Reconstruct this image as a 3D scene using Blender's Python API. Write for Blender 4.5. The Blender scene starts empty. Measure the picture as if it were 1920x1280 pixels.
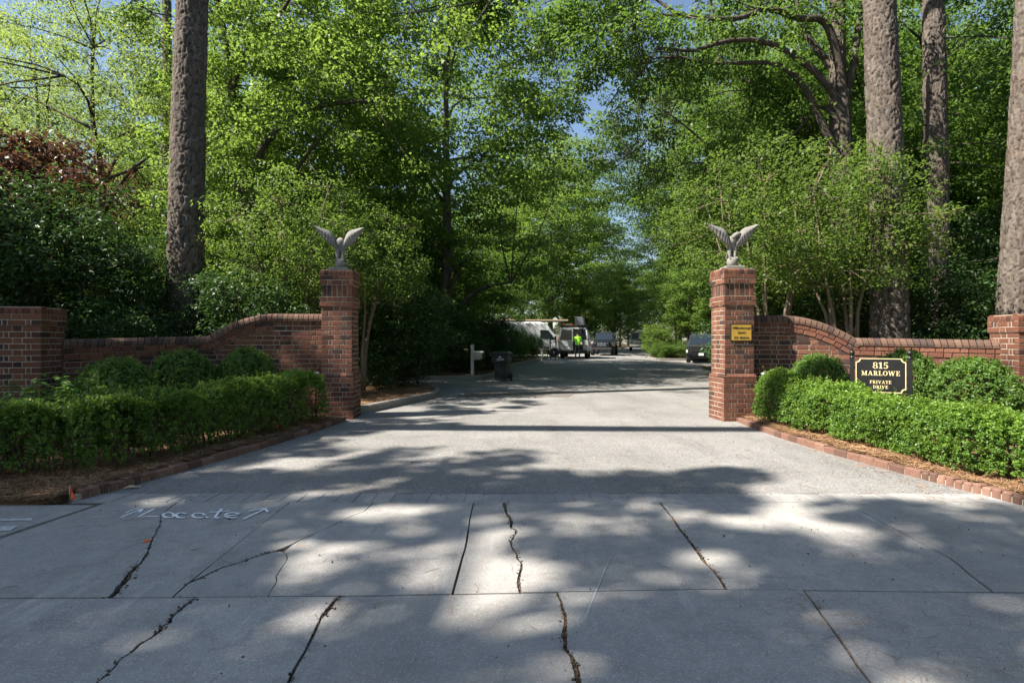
import bpy, bmesh, math, random
import numpy as np
from mathutils import Vector, Matrix

# ------------------------------------------------------------------ camera, sky, sun, exposure
SC = bpy.context.scene
COL = SC.collection
F, EYE = 1066.67, 1.4                      # focal length in photo pixels, eye height in metres

cam_data = bpy.data.cameras.new("camera")
cam_data.sensor_width = 36.0
cam_data.lens = 20.0
cam_data.clip_start = 0.05
cam_data.clip_end = 1000.0
cam = bpy.data.objects.new("camera", cam_data)
COL.objects.link(cam)
cam.location = (0.0, 0.0, EYE)
cam.rotation_euler = (math.radians(90), 0, 0)
SC.camera = cam

SUN_EL = math.radians(48.0)
SUN_AZ = math.radians(19)                 # the light travels towards +X, a touch away from the camera
LDIR = np.array([math.cos(SUN_EL) * math.cos(SUN_AZ), math.cos(SUN_EL) * math.sin(SUN_AZ), -math.sin(SUN_EL)])

world = bpy.data.worlds.new("World")
SC.world = world
world.use_nodes = True
wt = world.node_tree
wt.nodes.clear()
sky = wt.nodes.new("ShaderNodeTexSky")
sky.sky_type = 'NISHITA'
sky.sun_disc = False
sky.sun_elevation = SUN_EL
sky.sun_rotation = math.radians(270) - SUN_AZ
sky.air_density = 1.0
sky.dust_density = 0.8
sky.ozone_density = 1.0
bg = wt.nodes.new("ShaderNodeBackground")
bg.inputs["Strength"].default_value = 0.068
wo = wt.nodes.new("ShaderNodeOutputWorld")
wt.links.new(sky.outputs[0], bg.inputs[0])
wt.links.new(bg.outputs[0], wo.inputs[0])

sun_data = bpy.data.lights.new("sun", 'SUN')
sun_data.energy = 5.0
sun_data.angle = math.radians(0.53)
sun_data.color = (1.0, 0.93, 0.82)
sun = bpy.data.objects.new("sun", sun_data)
COL.objects.link(sun)
sun.location = (-30, 0, 40)
sun.rotation_euler = Vector(LDIR).to_track_quat('-Z', 'Y').to_euler()

SC.view_settings.view_transform = 'Standard'
SC.view_settings.look = 'None'
SC.view_settings.exposure = 1.55
SC.view_settings.gamma = 1.0
SC.view_settings.use_curve_mapping = False
SC.cycles.max_bounces = 8
SC.cycles.diffuse_bounces = 4
SC.cycles.transmission_bounces = 4
SC.cycles.glossy_bounces = 3

# ------------------------------------------------------------------ helpers
rng = np.random.default_rng(7)
random.seed(7)

def sm(a, b, x):
    t = min(1.0, max(0.0, (x - a) / (b - a)))
    return t * t * (3 - 2 * t)

def G(x, y):
    """height of the ground: level near the gate, rising gently along the drive"""
    r = 0.25 * sm(22, 37, y) + 0.17 * sm(40, 60, y)
    r -= 0.3 * sm(8, 12, x) * (1 - sm(42, 56, y)) * sm(20, 34, y)
    return r

def gp(u, v, z=0.0):
    d = (EYE - z) * F / (v - 640.0)
    return ((u - 960.0) / F * d, d, z)

def at(u, v, d):
    return ((u - 960.0) / F * d, d, EYE + (640.0 - v) / F * d)

def thing(name, label, cat, loc=(0, 0, 0), rotz=0.0, group=None):
    o = bpy.data.objects.new(name, None)
    o.empty_display_size = 0.2
    COL.objects.link(o)
    o.location = loc
    o.rotation_euler = (0, 0, rotz)
    tag(o, label, cat, group)
    return o

def tag(o, label=None, cat=None, group=None, kind=None):
    if label: o["label"] = label
    if cat: o["category"] = cat
    if group: o["group"] = group
    if kind: o["kind"] = kind
    return o

def link(name, me, parent=None, loc=None, rot=None, scale=None):
    o = bpy.data.objects.new(name, me)
    COL.objects.link(o)
    if parent is not None: o.parent = parent
    if loc is not None: o.location = loc
    if rot is not None: o.rotation_euler = rot
    if scale is not None: o.scale = scale
    return o

def dup(root, loc=None, rotz=None, scale=None, label=None, group=None):
    r = root.copy()
    COL.objects.link(r)
    if loc is not None: r.location = loc
    if rotz is not None: r.rotation_euler = (0, 0, rotz)
    if scale is not None: r.scale = (scale,) * 3 if isinstance(scale, (int, float)) else scale
    if label: r["label"] = label
    if group: r["group"] = group
    for ch in root.children:
        c = ch.copy()
        COL.objects.link(c)
        c.parent = r
        for gch in ch.children:
            g = gch.copy()
            COL.objects.link(g)
            g.parent = c
    return r

def rot2(x, y, a):
    c, s = math.cos(a), math.sin(a)
    return (x * c - y * s, x * s + y * c)

class MB:
    """collects simple solids into one mesh"""
    def __init__(self):
        self.v, self.f, self.sm = [], [], []
    def add(self, vs, fs, smooth=False):
        n = len(self.v)
        self.v.extend([tuple(p) for p in vs])
        for f in fs:
            self.f.append(tuple(i + n for i in f))
            self.sm.append(smooth)
    def box(self, c, s, rz=0.0, ch=0.0, rx=0.0, ry=0.0):
        hx, hy, hz = s[0] / 2, s[1] / 2, s[2] / 2
        M = Matrix.Rotation(rz, 3, 'Z') @ Matrix.Rotation(ry, 3, 'Y') @ Matrix.Rotation(rx, 3, 'X')
        ch = min(ch, hx * .9, hy * .9, hz * .9)
        if ch <= 0:
            vs = [(x, y, z) for z in (-hz, hz) for (x, y) in ((-hx, -hy), (hx, -hy), (hx, hy), (-hx, hy))]
            fs = [(3, 2, 1, 0), (4, 5, 6, 7), (0, 1, 5, 4), (1, 2, 6, 5), (2, 3, 7, 6), (3, 0, 4, 7)]
        else:
            rings = []
            for z, i in ((-hz, ch), (-hz + ch, 0), (hz - ch, 0), (hz, ch)):
                rings.append([(-hx + i, -hy + i, z), (hx - i, -hy + i, z), (hx - i, hy - i, z), (-hx + i, hy - i, z)])
            # vertical edges chamfered as well
            rr = []
            for (z, i) in ((-hz, ch), (-hz + ch, 0), (hz - ch, 0), (hz, ch)):
                a, b = hx - i, hy - i
                k = ch if i == 0 else 0.0
                k = max(k, ch * .5)
                rr.append([(-a + k, -b, z), (a - k, -b, z), (a, -b + k, z), (a, b - k, z), (a - k, b, z), (-a + k, b, z), (-a, b - k, z), (-a, -b + k, z)])
            vs = [p for r in rr for p in r]
            fs = [tuple(range(7, -1, -1)), tuple(range(24, 32))]
            for k in range(3):
                for j in range(8):
                    a, b = k * 8 + j, k * 8 + (j + 1) % 8
                    fs.append((a, b, b + 8, a + 8))
        C = Vector(c)
        self.add([C + M @ Vector(p) for p in vs], fs)
    def tube(self, pts, radii, seg=8, smooth=True, cap=True):
        P = [Vector(p) for p in pts]
        if not hasattr(radii, '__len__'): radii = [radii] * len(P)
        vs, fs = [], []
        prev = None
        for i, p in enumerate(P):
            t = (P[min(i + 1, len(P) - 1)] - P[max(i - 1, 0)])
            if t.length < 1e-9: t = Vector((0, 0, 1))
            t.normalize()
            if prev is None:
                a = Vector((1, 0, 0)) if abs(t.x) < .9 else Vector((0, 1, 0))
                n = t.cross(a).normalized()
            else:
                n = (prev - t * prev.dot(t))
                n = n.normalized() if n.length > 1e-6 else t.orthogonal().normalized()
            prev = n
            b = t.cross(n)
            for k in range(seg):
                an = 2 * math.pi * k / seg
                vs.append(p + (n * math.cos(an) + b * math.sin(an)) * radii[i])
        for i in range(len(P) - 1):
            for k in range(seg):
                a, b2 = i * seg + k, i * seg + (k + 1) % seg
                fs.append((a, b2, b2 + seg, a + seg))
        self.add(vs, fs, smooth)
        if cap:
            n = len(self.v) - len(vs)
            self.f.append(tuple(n + k for k in range(seg - 1, -1, -1))); self.sm.append(False)
            self.f.append(tuple(n + (len(P) - 1) * seg + k for k in range(seg))); self.sm.append(False)
    def lathe(self, prof, c=(0, 0, 0), seg=16, smooth=True, axis='Z'):
        vs, fs = [], []
        for r, z in prof:
            for k in range(seg):
                a = 2 * math.pi * k / seg
                p = (r * math.cos(a), r * math.sin(a), z)
                if axis == 'X': p = (p[2], p[0], p[1])
                if axis == 'Y': p = (p[1], p[2], p[0])
                vs.append((p[0] + c[0], p[1] + c[1], p[2] + c[2]))
        m = len(prof)
        for i in range(m - 1):
            for k in range(seg):
                a, b = i * seg + k, i * seg + (k + 1) % seg
                fs.append((a, b, b + seg, a + seg))
        fs.append(tuple(range(seg - 1, -1, -1)))
        fs.append(tuple((m - 1) * seg + k for k in range(seg)))
        self.add(vs, fs, smooth)
    def loft(self, rings, smooth=False, caps=True):
        n = len(rings[0])
        vs = [p for r in rings for p in r]
        fs = []
        for i in range(len(rings) - 1):
            for k in range(n):
                a, b = i * n + k, i * n + (k + 1) % n
                fs.append((a, b, b + n, a + n))
        if caps:
            fs.append(tuple(range(n - 1, -1, -1)))
            fs.append(tuple((len(rings) - 1) * n + k for k in range(n)))
        self.add(vs, fs, smooth)
    def prism(self, poly, z0, z1, xf=None):
        """extrudes a plan polygon from z0 to z1; xf maps (a, b, c) to a point"""
        n = len(poly)
        vs = [(p[0], p[1], z0) for p in poly] + [(p[0], p[1], z1) for p in poly]
        if xf: vs = [xf(*p) for p in vs]
        fs = [tuple(range(n - 1, -1, -1)), tuple(range(n, 2 * n))]
        for k in range(n):
            j = (k + 1) % n
            fs.append((k, j, j + n, k + n))
        self.add(vs, fs)
    def mesh(self, name, mat, off=(0, 0, 0)):
        me = bpy.data.meshes.new(name)
        vs = self.v
        if any(off): vs = [(p[0] - off[0], p[1] - off[1], p[2] - off[2]) for p in vs]
        me.from_pydata(vs, [], self.f)
        me.polygons.foreach_set("use_smooth", self.sm)
        if mat is not None: me.materials.append(mat)
        bm = bmesh.new(); bm.from_mesh(me)
        bmesh.ops.recalc_face_normals(bm, faces=bm.faces)
        bm.to_mesh(me); bm.free()
        me.update()
        return me
    def build(self, name, mat, parent=None, off=(0, 0, 0), **kw):
        return link(name, self.mesh(name, mat, off), parent, **kw)

def np_mesh(name, verts, quads, mat, rnd=None, smooth=False):
    """fast mesh from numpy arrays of vertices and quads, with a random value per face"""
    me = bpy.data.meshes.new(name)
    nv, nf = len(verts), len(quads)
    k = quads.shape[1]
    me.vertices.add(nv)
    me.vertices.foreach_set("co", np.ascontiguousarray(verts, dtype=np.float32).ravel())
    me.loops.add(nf * k)
    me.loops.foreach_set("vertex_index", np.ascontiguousarray(quads, dtype=np.int32).ravel())
    me.polygons.add(nf)
    me.polygons.foreach_set("loop_start", np.arange(0, nf * k, k, dtype=np.int32))
    me.polygons.foreach_set("loop_total", np.full(nf, k, dtype=np.int32))
    if smooth: me.polygons.foreach_set("use_smooth", np.ones(nf, dtype=bool))
    me.update(calc_edges=True)
    if rnd is not None:
        a = me.attributes.new("rnd", 'FLOAT', 'FACE')
        a.data.foreach_set("value", np.ascontiguousarray(rnd, dtype=np.float32))
    if mat is not None: me.materials.append(mat)
    return me

# ------------------------------------------------------------------ materials
class NT:
    def __init__(self, name):
        self.m = bpy.data.materials.new(name)
        self.m.use_nodes = True
        self.t = self.m.node_tree
        self.t.nodes.clear()
        self.out = self.t.nodes.new("ShaderNodeOutputMaterial")
    def n(self, kind, ins=None, **props):
        nd = self.t.nodes.new("ShaderNode" + kind)
        for k, v in props.items(): setattr(nd, k, v)
        for k, v in (ins or {}).items():
            s = nd.inputs[k]
            if hasattr(v, "is_output") or isinstance(v, bpy.types.NodeSocket): self.t.links.new(v, s)
            else: s.default_value = v
        return nd
    def pos(self): return self.n("NewGeometry").outputs["Position"]
    def obj(self): return self.n("TexCoord").outputs["Object"]
    def noise(self, vec, scale, detail=4.0, rough=.55):
        return self.n("TexNoise", {"Vector": vec, "Scale": scale, "Detail": detail, "Roughness": rough}).outputs["Fac"]
    def voro(self, vec, scale, feature='F1', out="Distance"):
        return self.n("TexVoronoi", {"Vector": vec, "Scale": scale}, feature=feature).outputs[out]
    def mapv(self, vec, sc=(1, 1, 1), rot=(0, 0, 0)):
        return self.n("Mapping", {"Vector": vec, "Scale": sc, "Rotation": rot}).outputs[0]
    def ramp(self, fac, stops, interp='LINEAR'):
        r = self.n("ValToRGB", {"Fac": fac})
        cr = r.color_ramp
        cr.interpolation = interp
        while len(cr.elements) < len(stops): cr.elements.new(.5)
        for e, (p, c) in zip(cr.elements, stops):
            e.position = p
            e.color = (c, c, c, 1) if isinstance(c, (int, float)) else (*c, 1)
        return r.outputs["Color"]
    def mix(self, fac, a, b, mode='MIX'):
        nd = self.n("Mix", data_type='RGBA', blend_type=mode)
        for key, v in ((0, fac), (6, a), (7, b)):
            s = nd.inputs[key]
            if isinstance(v, bpy.types.NodeSocket): self.t.links.new(v, s)
            elif key == 0: s.default_value = v
            else: s.default_value = (*v, 1) if len(v) == 3 else v
        return nd.outputs[2]
    def math(self, op, a, b=0.0):
        nd = self.n("Math", operation=op)
        for i, v in enumerate((a, b)):
            if isinstance(v, bpy.types.NodeSocket): self.t.links.new(v, nd.inputs[i])
            else: nd.inputs[i].default_value = v
        return nd.outputs[0]
    def bump(self, h, strength=.3, dist=.01):
        return self.n("Bump", {"Height": h, "Strength": strength, "Distance": dist}).outputs[0]
    def pbr(self, color, rough=.7, normal=None, metal=0.0, spec=.5, **kw):
        p = self.n("BsdfPrincipled")
        def put(key, v):
            s = p.inputs[key]
            if isinstance(v, bpy.types.NodeSocket): self.t.links.new(v, s)
            elif key == "Base Color": s.default_value = (*v, 1) if len(v) == 3 else v
            else: s.default_value = v
        put("Base Color", color); put("Roughness", rough); put("Metallic", metal); put("Specular IOR Level", spec)
        if normal is not None: put("Normal", normal)
        for k, v in kw.items(): put(k.replace("_", " "), v)
        return p.outputs[0]
    def done(self, sh):
        self.t.links.new(sh, self.out.inputs[0])
        return self.m

def m_plain(name, col, rough=.6, metal=0.0, var=.15, scale=20.0, spec=.5, bump=.0):
    t = NT(name)
    p = t.obj()
    nz = t.noise(p, scale, 5)
    c = t.mix(t.ramp(nz, [(.3, 0.0), (.75, 1.0)]), tuple(x * (1 - var) for x in col), tuple(min(1, x * (1 + var)) for x in col))
    nb = t.bump(t.noise(p, scale * 5, 3), bump, .004) if bump else None
    r = t.ramp(t.noise(p, scale * .6, 3), [(.3, max(0, rough - .08)), (.7, min(1, rough + .08))])
    return t.done(t.pbr(c, r, nb, metal, spec))

def m_concrete(name, base, stain=(.5, .5, .52), fine=1.0):
    t = NT(name)
    p = t.pos()
    big = t.noise(p, .9, 8, .62)
    mid = t.noise(p, 6, 8, .65)
    c = t.mix(t.ramp(big, [(.32, 0.0), (.68, 1.0)]), tuple(b * s * 1.45 for b, s in zip(base, stain)), base)
    c = t.mix(t.ramp(mid, [(.35, .0), (.72, .35)]), c, tuple(min(1, b * 1.4) for b in base))
    c = t.mix(t.ramp(t.noise(p, 9, 8, .75), [(.5, 0.0), (.72, .45)]), c, tuple(b * .5 for b in base))
    c = t.mix(t.ramp(t.noise(p, 2.3, 10, .7), [(.53, 0.0), (.68, .55)]), c, tuple(b * .52 for b in base))
    c = t.mix(t.ramp(t.noise(t.mapv(p, (1, .16, 1), (0, 0, .25)), 4.5, 8, .7), [(.57, 0.0), (.7, .4)]), c, tuple(min(1, b * 1.75) for b in base))
    c = t.mix(t.ramp(t.noise(t.mapv(p, (.9, .1, 1)), 2.2, 5, .6), [(.55, 0.0), (.66, .3)]), c, tuple(b * .55 for b in base))
    sp = t.voro(p, 160.0, 'F1', "Color")
    spv = t.n("SeparateColor", {"Color": sp}).outputs[0]
    c = t.mix(t.ramp(spv, [(.0, .45 * fine), (.12, 0.0), (.86, 0.0), (.97, .5 * fine)]), c, t.ramp(spv, [(.4, tuple(b * .35 for b in base)), (.6, tuple(min(1, b * 1.9) for b in base))]))
    pits = t.noise(p, 90, 4, .6)
    c = t.mix(t.ramp(pits, [(.62, 0.0), (.72, .5 * fine)]), c, tuple(b * .45 for b in base))
    oi = t.n("ObjectInfo").outputs["Random"]
    c = t.mix(t.ramp(oi, [(0, .0), (1, .3)]), c, tuple(b * .6 for b in base))
    h = t.math('ADD', t.noise(p, 130, 5, .7), t.math('MULTIPLY', t.noise(p, 14, 4), .8))
    return t.done(t.pbr(c, .85, t.bump(h, .45, .006), spec=.3))

def m_asphalt(name, base, warm=1.0):
    t = NT(name)
    p = t.pos()
    big = t.noise(p, .55, 9, .62)
    c = t.mix(t.ramp(big, [(.3, 0.0), (.7, 1.0)]), tuple(b * .72 for b in base), tuple(b * 1.18 for b in base))
    st = t.noise(t.mapv(p, (1.2, .22, 1)), 1.6, 7, .65)
    c = t.mix(t.ramp(st, [(.5, 0.0), (.66, .5)]), c, tuple(b * .55 for b in base))
    vc = t.n("SeparateColor", {"Color": t.voro(p, 75.0, 'F1', "Color")}).outputs[0]
    c = t.mix(t.ramp(vc, [(.0, .6), (.25, .1), (.5, 0), (.75, .1), (1, .45)]), c, t.ramp(vc, [(.4, tuple(b * .4 for b in base)), (.6, tuple(min(1, b * 1.8) for b in base))]))
    pits = t.noise(p, 45, 5, .65)
    c = t.mix(t.ramp(pits, [(.58, 0.0), (.7, .5)]), c, tuple(b * .5 for b in base))
    h = t.math('ADD', t.voro(p, 75.0), t.math('MULTIPLY', t.noise(p, 30, 4), 1.2))
    return t.done(t.pbr(c, .88, t.bump(h, .6, .008), spec=.25))

def m_leaf(name, cols, trans, tfac=.4, rough=.42, spec=.45, hue_spread=1.0):
    """leaf: colour by a random value per leaf, light passes through it"""
    t = NT(name)
    r = t.n("Attribute", attribute_name="rnd").outputs["Fac"]
    oi = t.n("ObjectInfo").outputs["Random"]
    v = t.math('FRACT', t.math('ADD', r, t.math('MULTIPLY', oi, .37)))
    n = len(cols)
    c = t.ramp(r, [(i / (n - 1), cc) for i, cc in enumerate(cols)])
    c = t.mix(t.ramp(t.noise(t.pos(), .7, 3), [(.35, 0.0), (.7, .55)]), c, tuple(x * .62 for x in cols[n // 2]))
    s = t.pbr(c, rough, None, 0.0, spec)
    tc = t.mix(r, tuple(x * .75 for x in trans), tuple(min(1, x * 1.2) for x in trans))
    tr = t.n("BsdfTranslucent", {"Color": tc}).outputs[0]
    m = t.n("MixShader", {0: tfac, 1: s, 2: tr}).outputs[0]
    return t.done(m)

def m_brick(name, dark, mid, light):
    t = NT(name)
    oi = t.n("ObjectInfo").outputs["Random"]
    r = t.n("Attribute", attribute_name="rnd").outputs["Fac"]
    v = t.math('FRACT', t.math('ADD', oi, r))
    p = t.pos()
    c = t.ramp(v, [(0, dark), (.13, dark), (.2, mid), (.55, tuple(x * .88 for x in mid)), (.75, light), (.92, mid), (1, tuple(x * .5 for x in dark))])
    nz = t.noise(p, 28, 6, .65)
    c = t.mix(t.ramp(nz, [(.35, 0.0), (.7, .6)]), c, tuple(x * .55 for x in mid))
    lime = t.noise(p, 9, 7, .7)
    c = t.mix(t.ramp(lime, [(.6, 0.0), (.78, .35)]), c, (.38, .33, .28))
    h = t.math('ADD', t.noise(p, 110, 5, .7), t.math('MULTIPLY', t.noise(p, 22, 4), 1.0))
    return t.done(t.pbr(c, .9, t.bump(h, .55, .006), spec=.25))

def m_bark(name, a, b, c3=None, vscale=9.0, stretch=.28):
    t = NT(name)
    p = t.obj()
    q = t.mapv(p, (1, 1, stretch))
    nz = t.noise(q, vscale, 8, .7)
    c = t.mix(t.ramp(nz, [(.3, 0.0), (.7, 1.0)]), a, b)
    if c3: c = t.mix(t.ramp(t.noise(p, 2.2, 6, .7), [(.55, 0.0), (.72, .6)]), c, c3)
    h = t.math('ADD', t.noise(q, vscale * 3, 6, .7), t.math('MULTIPLY', nz, 1.5))
    return t.done(t.pbr(c, .92, t.bump(h, .8, .03), spec=.2))

def m_pinebark():
    t = NT("pine_bark")
    p = t.obj()
    crack = t.n("Attribute", attribute_name="crack").outputs["Fac"]
    nz = t.noise(t.mapv(p, (1, 1, .5)), 14, 8, .7)
    plate = t.mix(t.ramp(nz, [(.3, 0.0), (.7, 1.0)]), (.07, .057, .048), (.21, .18, .155))
    plate = t.mix(t.ramp(t.noise(p, 1.7, 5, .6), [(.5, 0.0), (.7, .5)]), plate, (.15, .105, .08))
    c = t.mix(t.ramp(crack, [(.0, 0.0), (.3, .6), (.9, 1.0)]), (.03, .022, .018), plate)
    h = t.noise(t.mapv(p, (1, 1, .6)), 45, 7, .7)
    return t.done(t.pbr(c, .93, t.bump(h, .9, .02), spec=.15))

M = {}
M['concrete'] = m_concrete("apron_concrete", (.35, .337, .318), fine=.85)
M['kerb'] = m_concrete("kerb_concrete", (.24, .225, .2))
M['paver'] = m_concrete("paver_concrete", (.32, .31, .3), fine=.5)
M['asphalt'] = m_asphalt("drive_asphalt", (.222, .215, .207))
M['patch'] = m_asphalt("patch_asphalt", (.15, .135, .125))
M['street'] = m_asphalt("street_asphalt", (.1, .1, .1))
M['dirt'] = m_plain("crack_dirt", (.11, .087, .066), .95, var=.5, scale=30, spec=.1, bump=.5)
M['brick'] = m_brick("red_brick", (.05, .034, .031), (.158, .066, .043), (.22, .1, .062))
M['capbrick'] = m_brick("weathered_cap_brick", (.065, .045, .04), (.125, .074, .055), (.165, .098, .072))
M['edgebrick'] = m_brick("edging_brick", (.11, .065, .05), (.21, .115, .085), (.27, .165, .125))
M['mortar'] = m_plain("mortar", (.36, .315, .25), .95, var=.25, scale=25, spec=.15, bump=.4)
M['stone'] = m_concrete("cast_stone", (.25, .24, .22), stain=(.42, .43, .44), fine=.35)
M['pine_bark'] = m_pinebark()
M['oak_bark'] = m_bark("oak_bark", (.035, .028, .022), (.12, .1, .085), (.14, .15, .13))
M['grey_bark'] = m_bark("grey_bark", (.05, .042, .035), (.16, .14, .115), (.15, .15, .12), 6.0)
M['tan_bark'] = m_bark("crape_bark", (.12, .09, .065), (.25, .195, .14), (.14, .115, .085), 5.0, .2)
M['twig'] = m_bark("twig_bark", (.07, .05, .035), (.16, .12, .085), None, 8.0)
# leaves
M['maple'] = m_leaf("maple_leaf", [(.035, .08, .016), (.065, .13, .025), (.105, .18, .038)], (.28, .42, .065), .44, .45, .25)
M['airy'] = m_leaf("willow_oak_leaf", [(.045, .09, .018), (.07, .125, .025), (.1, .155, .035)], (.34, .45, .1), .46, .45, .25)
M['oakleaf'] = m_leaf("oak_leaf", [(.03, .068, .016), (.058, .112, .022), (.095, .155, .034)], (.2, .34, .05), .38, .45, .25)
M['holly'] = m_leaf("holly_leaf", [(.03, .065, .024), (.05, .098, .03), (.075, .13, .038)], (.08, .17, .03), .24, .42, .25)
M['crape'] = m_leaf("crape_leaf", [(.04, .08, .018), (.062, .11, .022), (.09, .14, .03), (.16, .12, .06)], (.25, .39, .06), .4, .48, .2)
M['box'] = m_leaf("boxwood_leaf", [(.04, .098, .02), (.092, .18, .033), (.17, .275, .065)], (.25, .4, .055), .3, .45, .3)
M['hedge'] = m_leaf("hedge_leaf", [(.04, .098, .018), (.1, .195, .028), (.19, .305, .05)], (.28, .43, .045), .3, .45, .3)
M['redleaf'] = m_leaf("red_maple_leaf", [(.03, .014, .012), (.055, .022, .015), (.1, .045, .022)], (.15, .065, .035), .3, .45)
M['needle'] = m_leaf("pine_needle", [(.035, .06, .03), (.06, .08, .035), (.13, .1, .045)], (.12, .18, .05), .2, .5, .3)
M['weed'] = m_leaf("broad_leaf", [(.05, .11, .03), (.075, .14, .04), (.1, .17, .05)], (.2, .36, .06), .35, .5, .3)
M['grassleaf'] = m_leaf("grass_blade", [(.06, .12, .02), (.08, .16, .025), (.12, .2, .04)], (.2, .35, .05), .35, .5, .3)

def m_straw(name, cols):
    t = NT(name)
    r = t.n("Attribute", attribute_name="rnd").outputs["Fac"]
    c = t.ramp(r, [(i / (len(cols) - 1), cc) for i, cc in enumerate(cols)])
    return t.done(t.pbr(c, .75, spec=.25))
M['straw'] = m_straw("pine_straw", [(.12, .066, .036), (.27, .155, .082), (.45, .29, .165)])

def m_floor():
    t = NT("forest_floor")
    p = t.pos()
    nz = t.noise(p, 14, 9, .75)
    c = t.ramp(nz, [(.3, (.03, .02, .013)), (.5, (.1, .06, .035)), (.7, (.22, .135, .075))])
    c = t.mix(t.ramp(t.noise(p, .35, 5), [(.45, 0.0), (.6, .6)]), c, (.05, .06, .02))
    return t.done(t.pbr(c, .95, t.bump(t.noise(p, 40, 8, .8), 1.0, .05), spec=.1))
M['floor'] = m_floor()
M['mulch'] = m_plain("straw_mulch", (.13, .078, .045), .95, var=.55, scale=22, spec=.1, bump=1.0)
M['black'] = m_plain("black_paint", (.012, .012, .013), .38, var=.2, scale=12)
M['gold'] = m_plain("gold_lettering", (.68, .56, .31), .5, var=.1, scale=30)
M['brass'] = m_plain("brass_plate", (.68, .4, .07), .42, .45, var=.14, scale=6)
M['ink'] = m_plain("engraved_ink", (.02, .016, .012), .6)
M['galv'] = m_plain("grey_metal", (.42, .44, .46), .4, .6)
M['white'] = m_plain("white_paint", (.74, .73, .7), .45, var=.06)
M['postwhite'] = m_plain("weathered_white_post", (.6, .58, .53), .7, var=.12)
M['beige'] = m_plain("beige_mailbox", (.5, .45, .38), .6, var=.12)
M['spray'] = m_plain("white_spray_paint", (.8, .82, .84), .8, var=.12, scale=40)
M['chalk'] = m_plain("chalky_scrape", (.46, .46, .46), .9, var=.3, scale=30)
M['orange'] = m_plain("orange_flag", (.85, .12, .02), .5, var=.1)
M['bin'] = m_plain("green_black_plastic", (.03, .042, .038), .45, var=.2)
M['carwhite'] = m_plain("white_car_paint", (.72, .73, .74), .25, var=.04)
M['vanwhite'] = m_plain("dusty_white_paint", (.62, .64, .65), .4, var=.08, scale=4)
M['carblack'] = m_plain("black_car_paint", (.012, .013, .017), .18, var=.2)
M['carnavy'] = m_plain("dark_grey_car_paint", (.05, .055, .065), .16, .3, var=.1, spec=.8)
M['carsilver'] = m_plain("silver_car_paint", (.35, .35, .34), .28, .4, var=.05)
M['chrome'] = m_plain("chrome", (.7, .7, .7), .15, 1.0, var=.05)
M['glass'] = m_plain("dark_glass", (.015, .022, .03), .08, 0.0, var=.2, spec=.5)
M['tyre'] = m_plain("tyre_rubber", (.015, .015, .015), .85)
M['trim'] = m_plain("black_trim", (.018, .018, .018), .6)
M['red'] = m_plain("red_lens", (.5, .015, .012), .2)
M['amber'] = m_plain("amber_lens", (.8, .25, .03), .2)
M['alu'] = m_plain("aluminium", (.3, .32, .35), .4, .6)
M['plate'] = m_plain("licence_plate", (.7, .7, .68), .5)
M['hivis'] = m_plain("hi_vis_green", (.3, .75, .03), .8)
M['denim'] = m_plain("dark_trousers", (.02, .024, .035), .9)
M['skin'] = m_plain("skin", (.42, .24, .17), .6)
M['hair'] = m_plain("dark_hair", (.02, .015, .012), .7)
M['wood'] = m_plain("bare_wood", (.45, .33, .22), .8)
# ------------------------------------------------------------------ ground, drive, apron
def grid_sheet(name, x0, x1, y0, y1, n, m, zf, mat):
    xs, ys = np.linspace(x0, x1, n), np.linspace(y0, y1, m)
    V = np.array([(x, y, zf(x, y)) for y in ys for x in xs])
    q = np.array([(j * n + i, j * n + i + 1, (j + 1) * n + i + 1, (j + 1) * n + i) for j in range(m - 1) for i in range(n - 1)])
    return link(name, np_mesh(name, V, q, mat, smooth=True))

def poly_sheet(name, poly, zf, mat, maxlen=1.5, skirt=0.0, parent=None):
    bm = bmesh.new()
    vs = [bm.verts.new((p[0], p[1], 0)) for p in poly]
    bm.faces.new(vs)
    bmesh.ops.triangulate(bm, faces=bm.faces[:])
    for _ in range(7):
        es = [e for e in bm.edges if e.calc_length() > maxlen]
        if not es: break
        bmesh.ops.subdivide_edges(bm, edges=es, cuts=1, use_grid_fill=False)
        bmesh.ops.triangulate(bm, faces=[f for f in bm.faces if len(f.verts) > 3])
    edge = set()
    for e in bm.edges:
        if len(e.link_faces) == 1: edge.update(e.verts)
    for v in bm.verts:
        v.co.z = zf(v.co.x, v.co.y, v in edge)
    bmesh.ops.recalc_face_normals(bm, faces=bm.faces[:])
    if sum(f.normal.z for f in bm.faces) < 0: bmesh.ops.reverse_faces(bm, faces=bm.faces[:])
    if skirt:
        be = [e for e in bm.edges if len(e.link_faces) == 1]
        r = bmesh.ops.extrude_edge_only(bm, edges=be)
        for v in [g for g in r['geom'] if isinstance(g, bmesh.types.BMVert)]: v.co.z -= skirt
    me = bpy.data.meshes.new(name)
    bm.to_mesh(me); bm.free()
    me.materials.append(mat)
    me.polygons.foreach_set("use_smooth", [True] * len(me.polygons))
    return link(name, me, parent)

def lump(x, y):
    return .5 * (math.sin(x * 3.1 + 1.3 * math.sin(y * 2.3)) * math.cos(y * 2.7 + .7 * math.sin(x * 1.9)) + .6 * math.sin(x * 9.3 + y * 5.1) * math.cos(y * 8.1 - x * 2.2))

tag(grid_sheet("forest_ground", -130, 130, -20, 240, 105, 105, lambda x, y: G(x, y) - .035, M['floor']), kind='structure')
tag(poly_sheet("street", [(-60, -14), (60, -14), (60, .6), (-60, .6)], lambda x, y, e: -.012, M['street'], 8), kind='structure')

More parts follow.
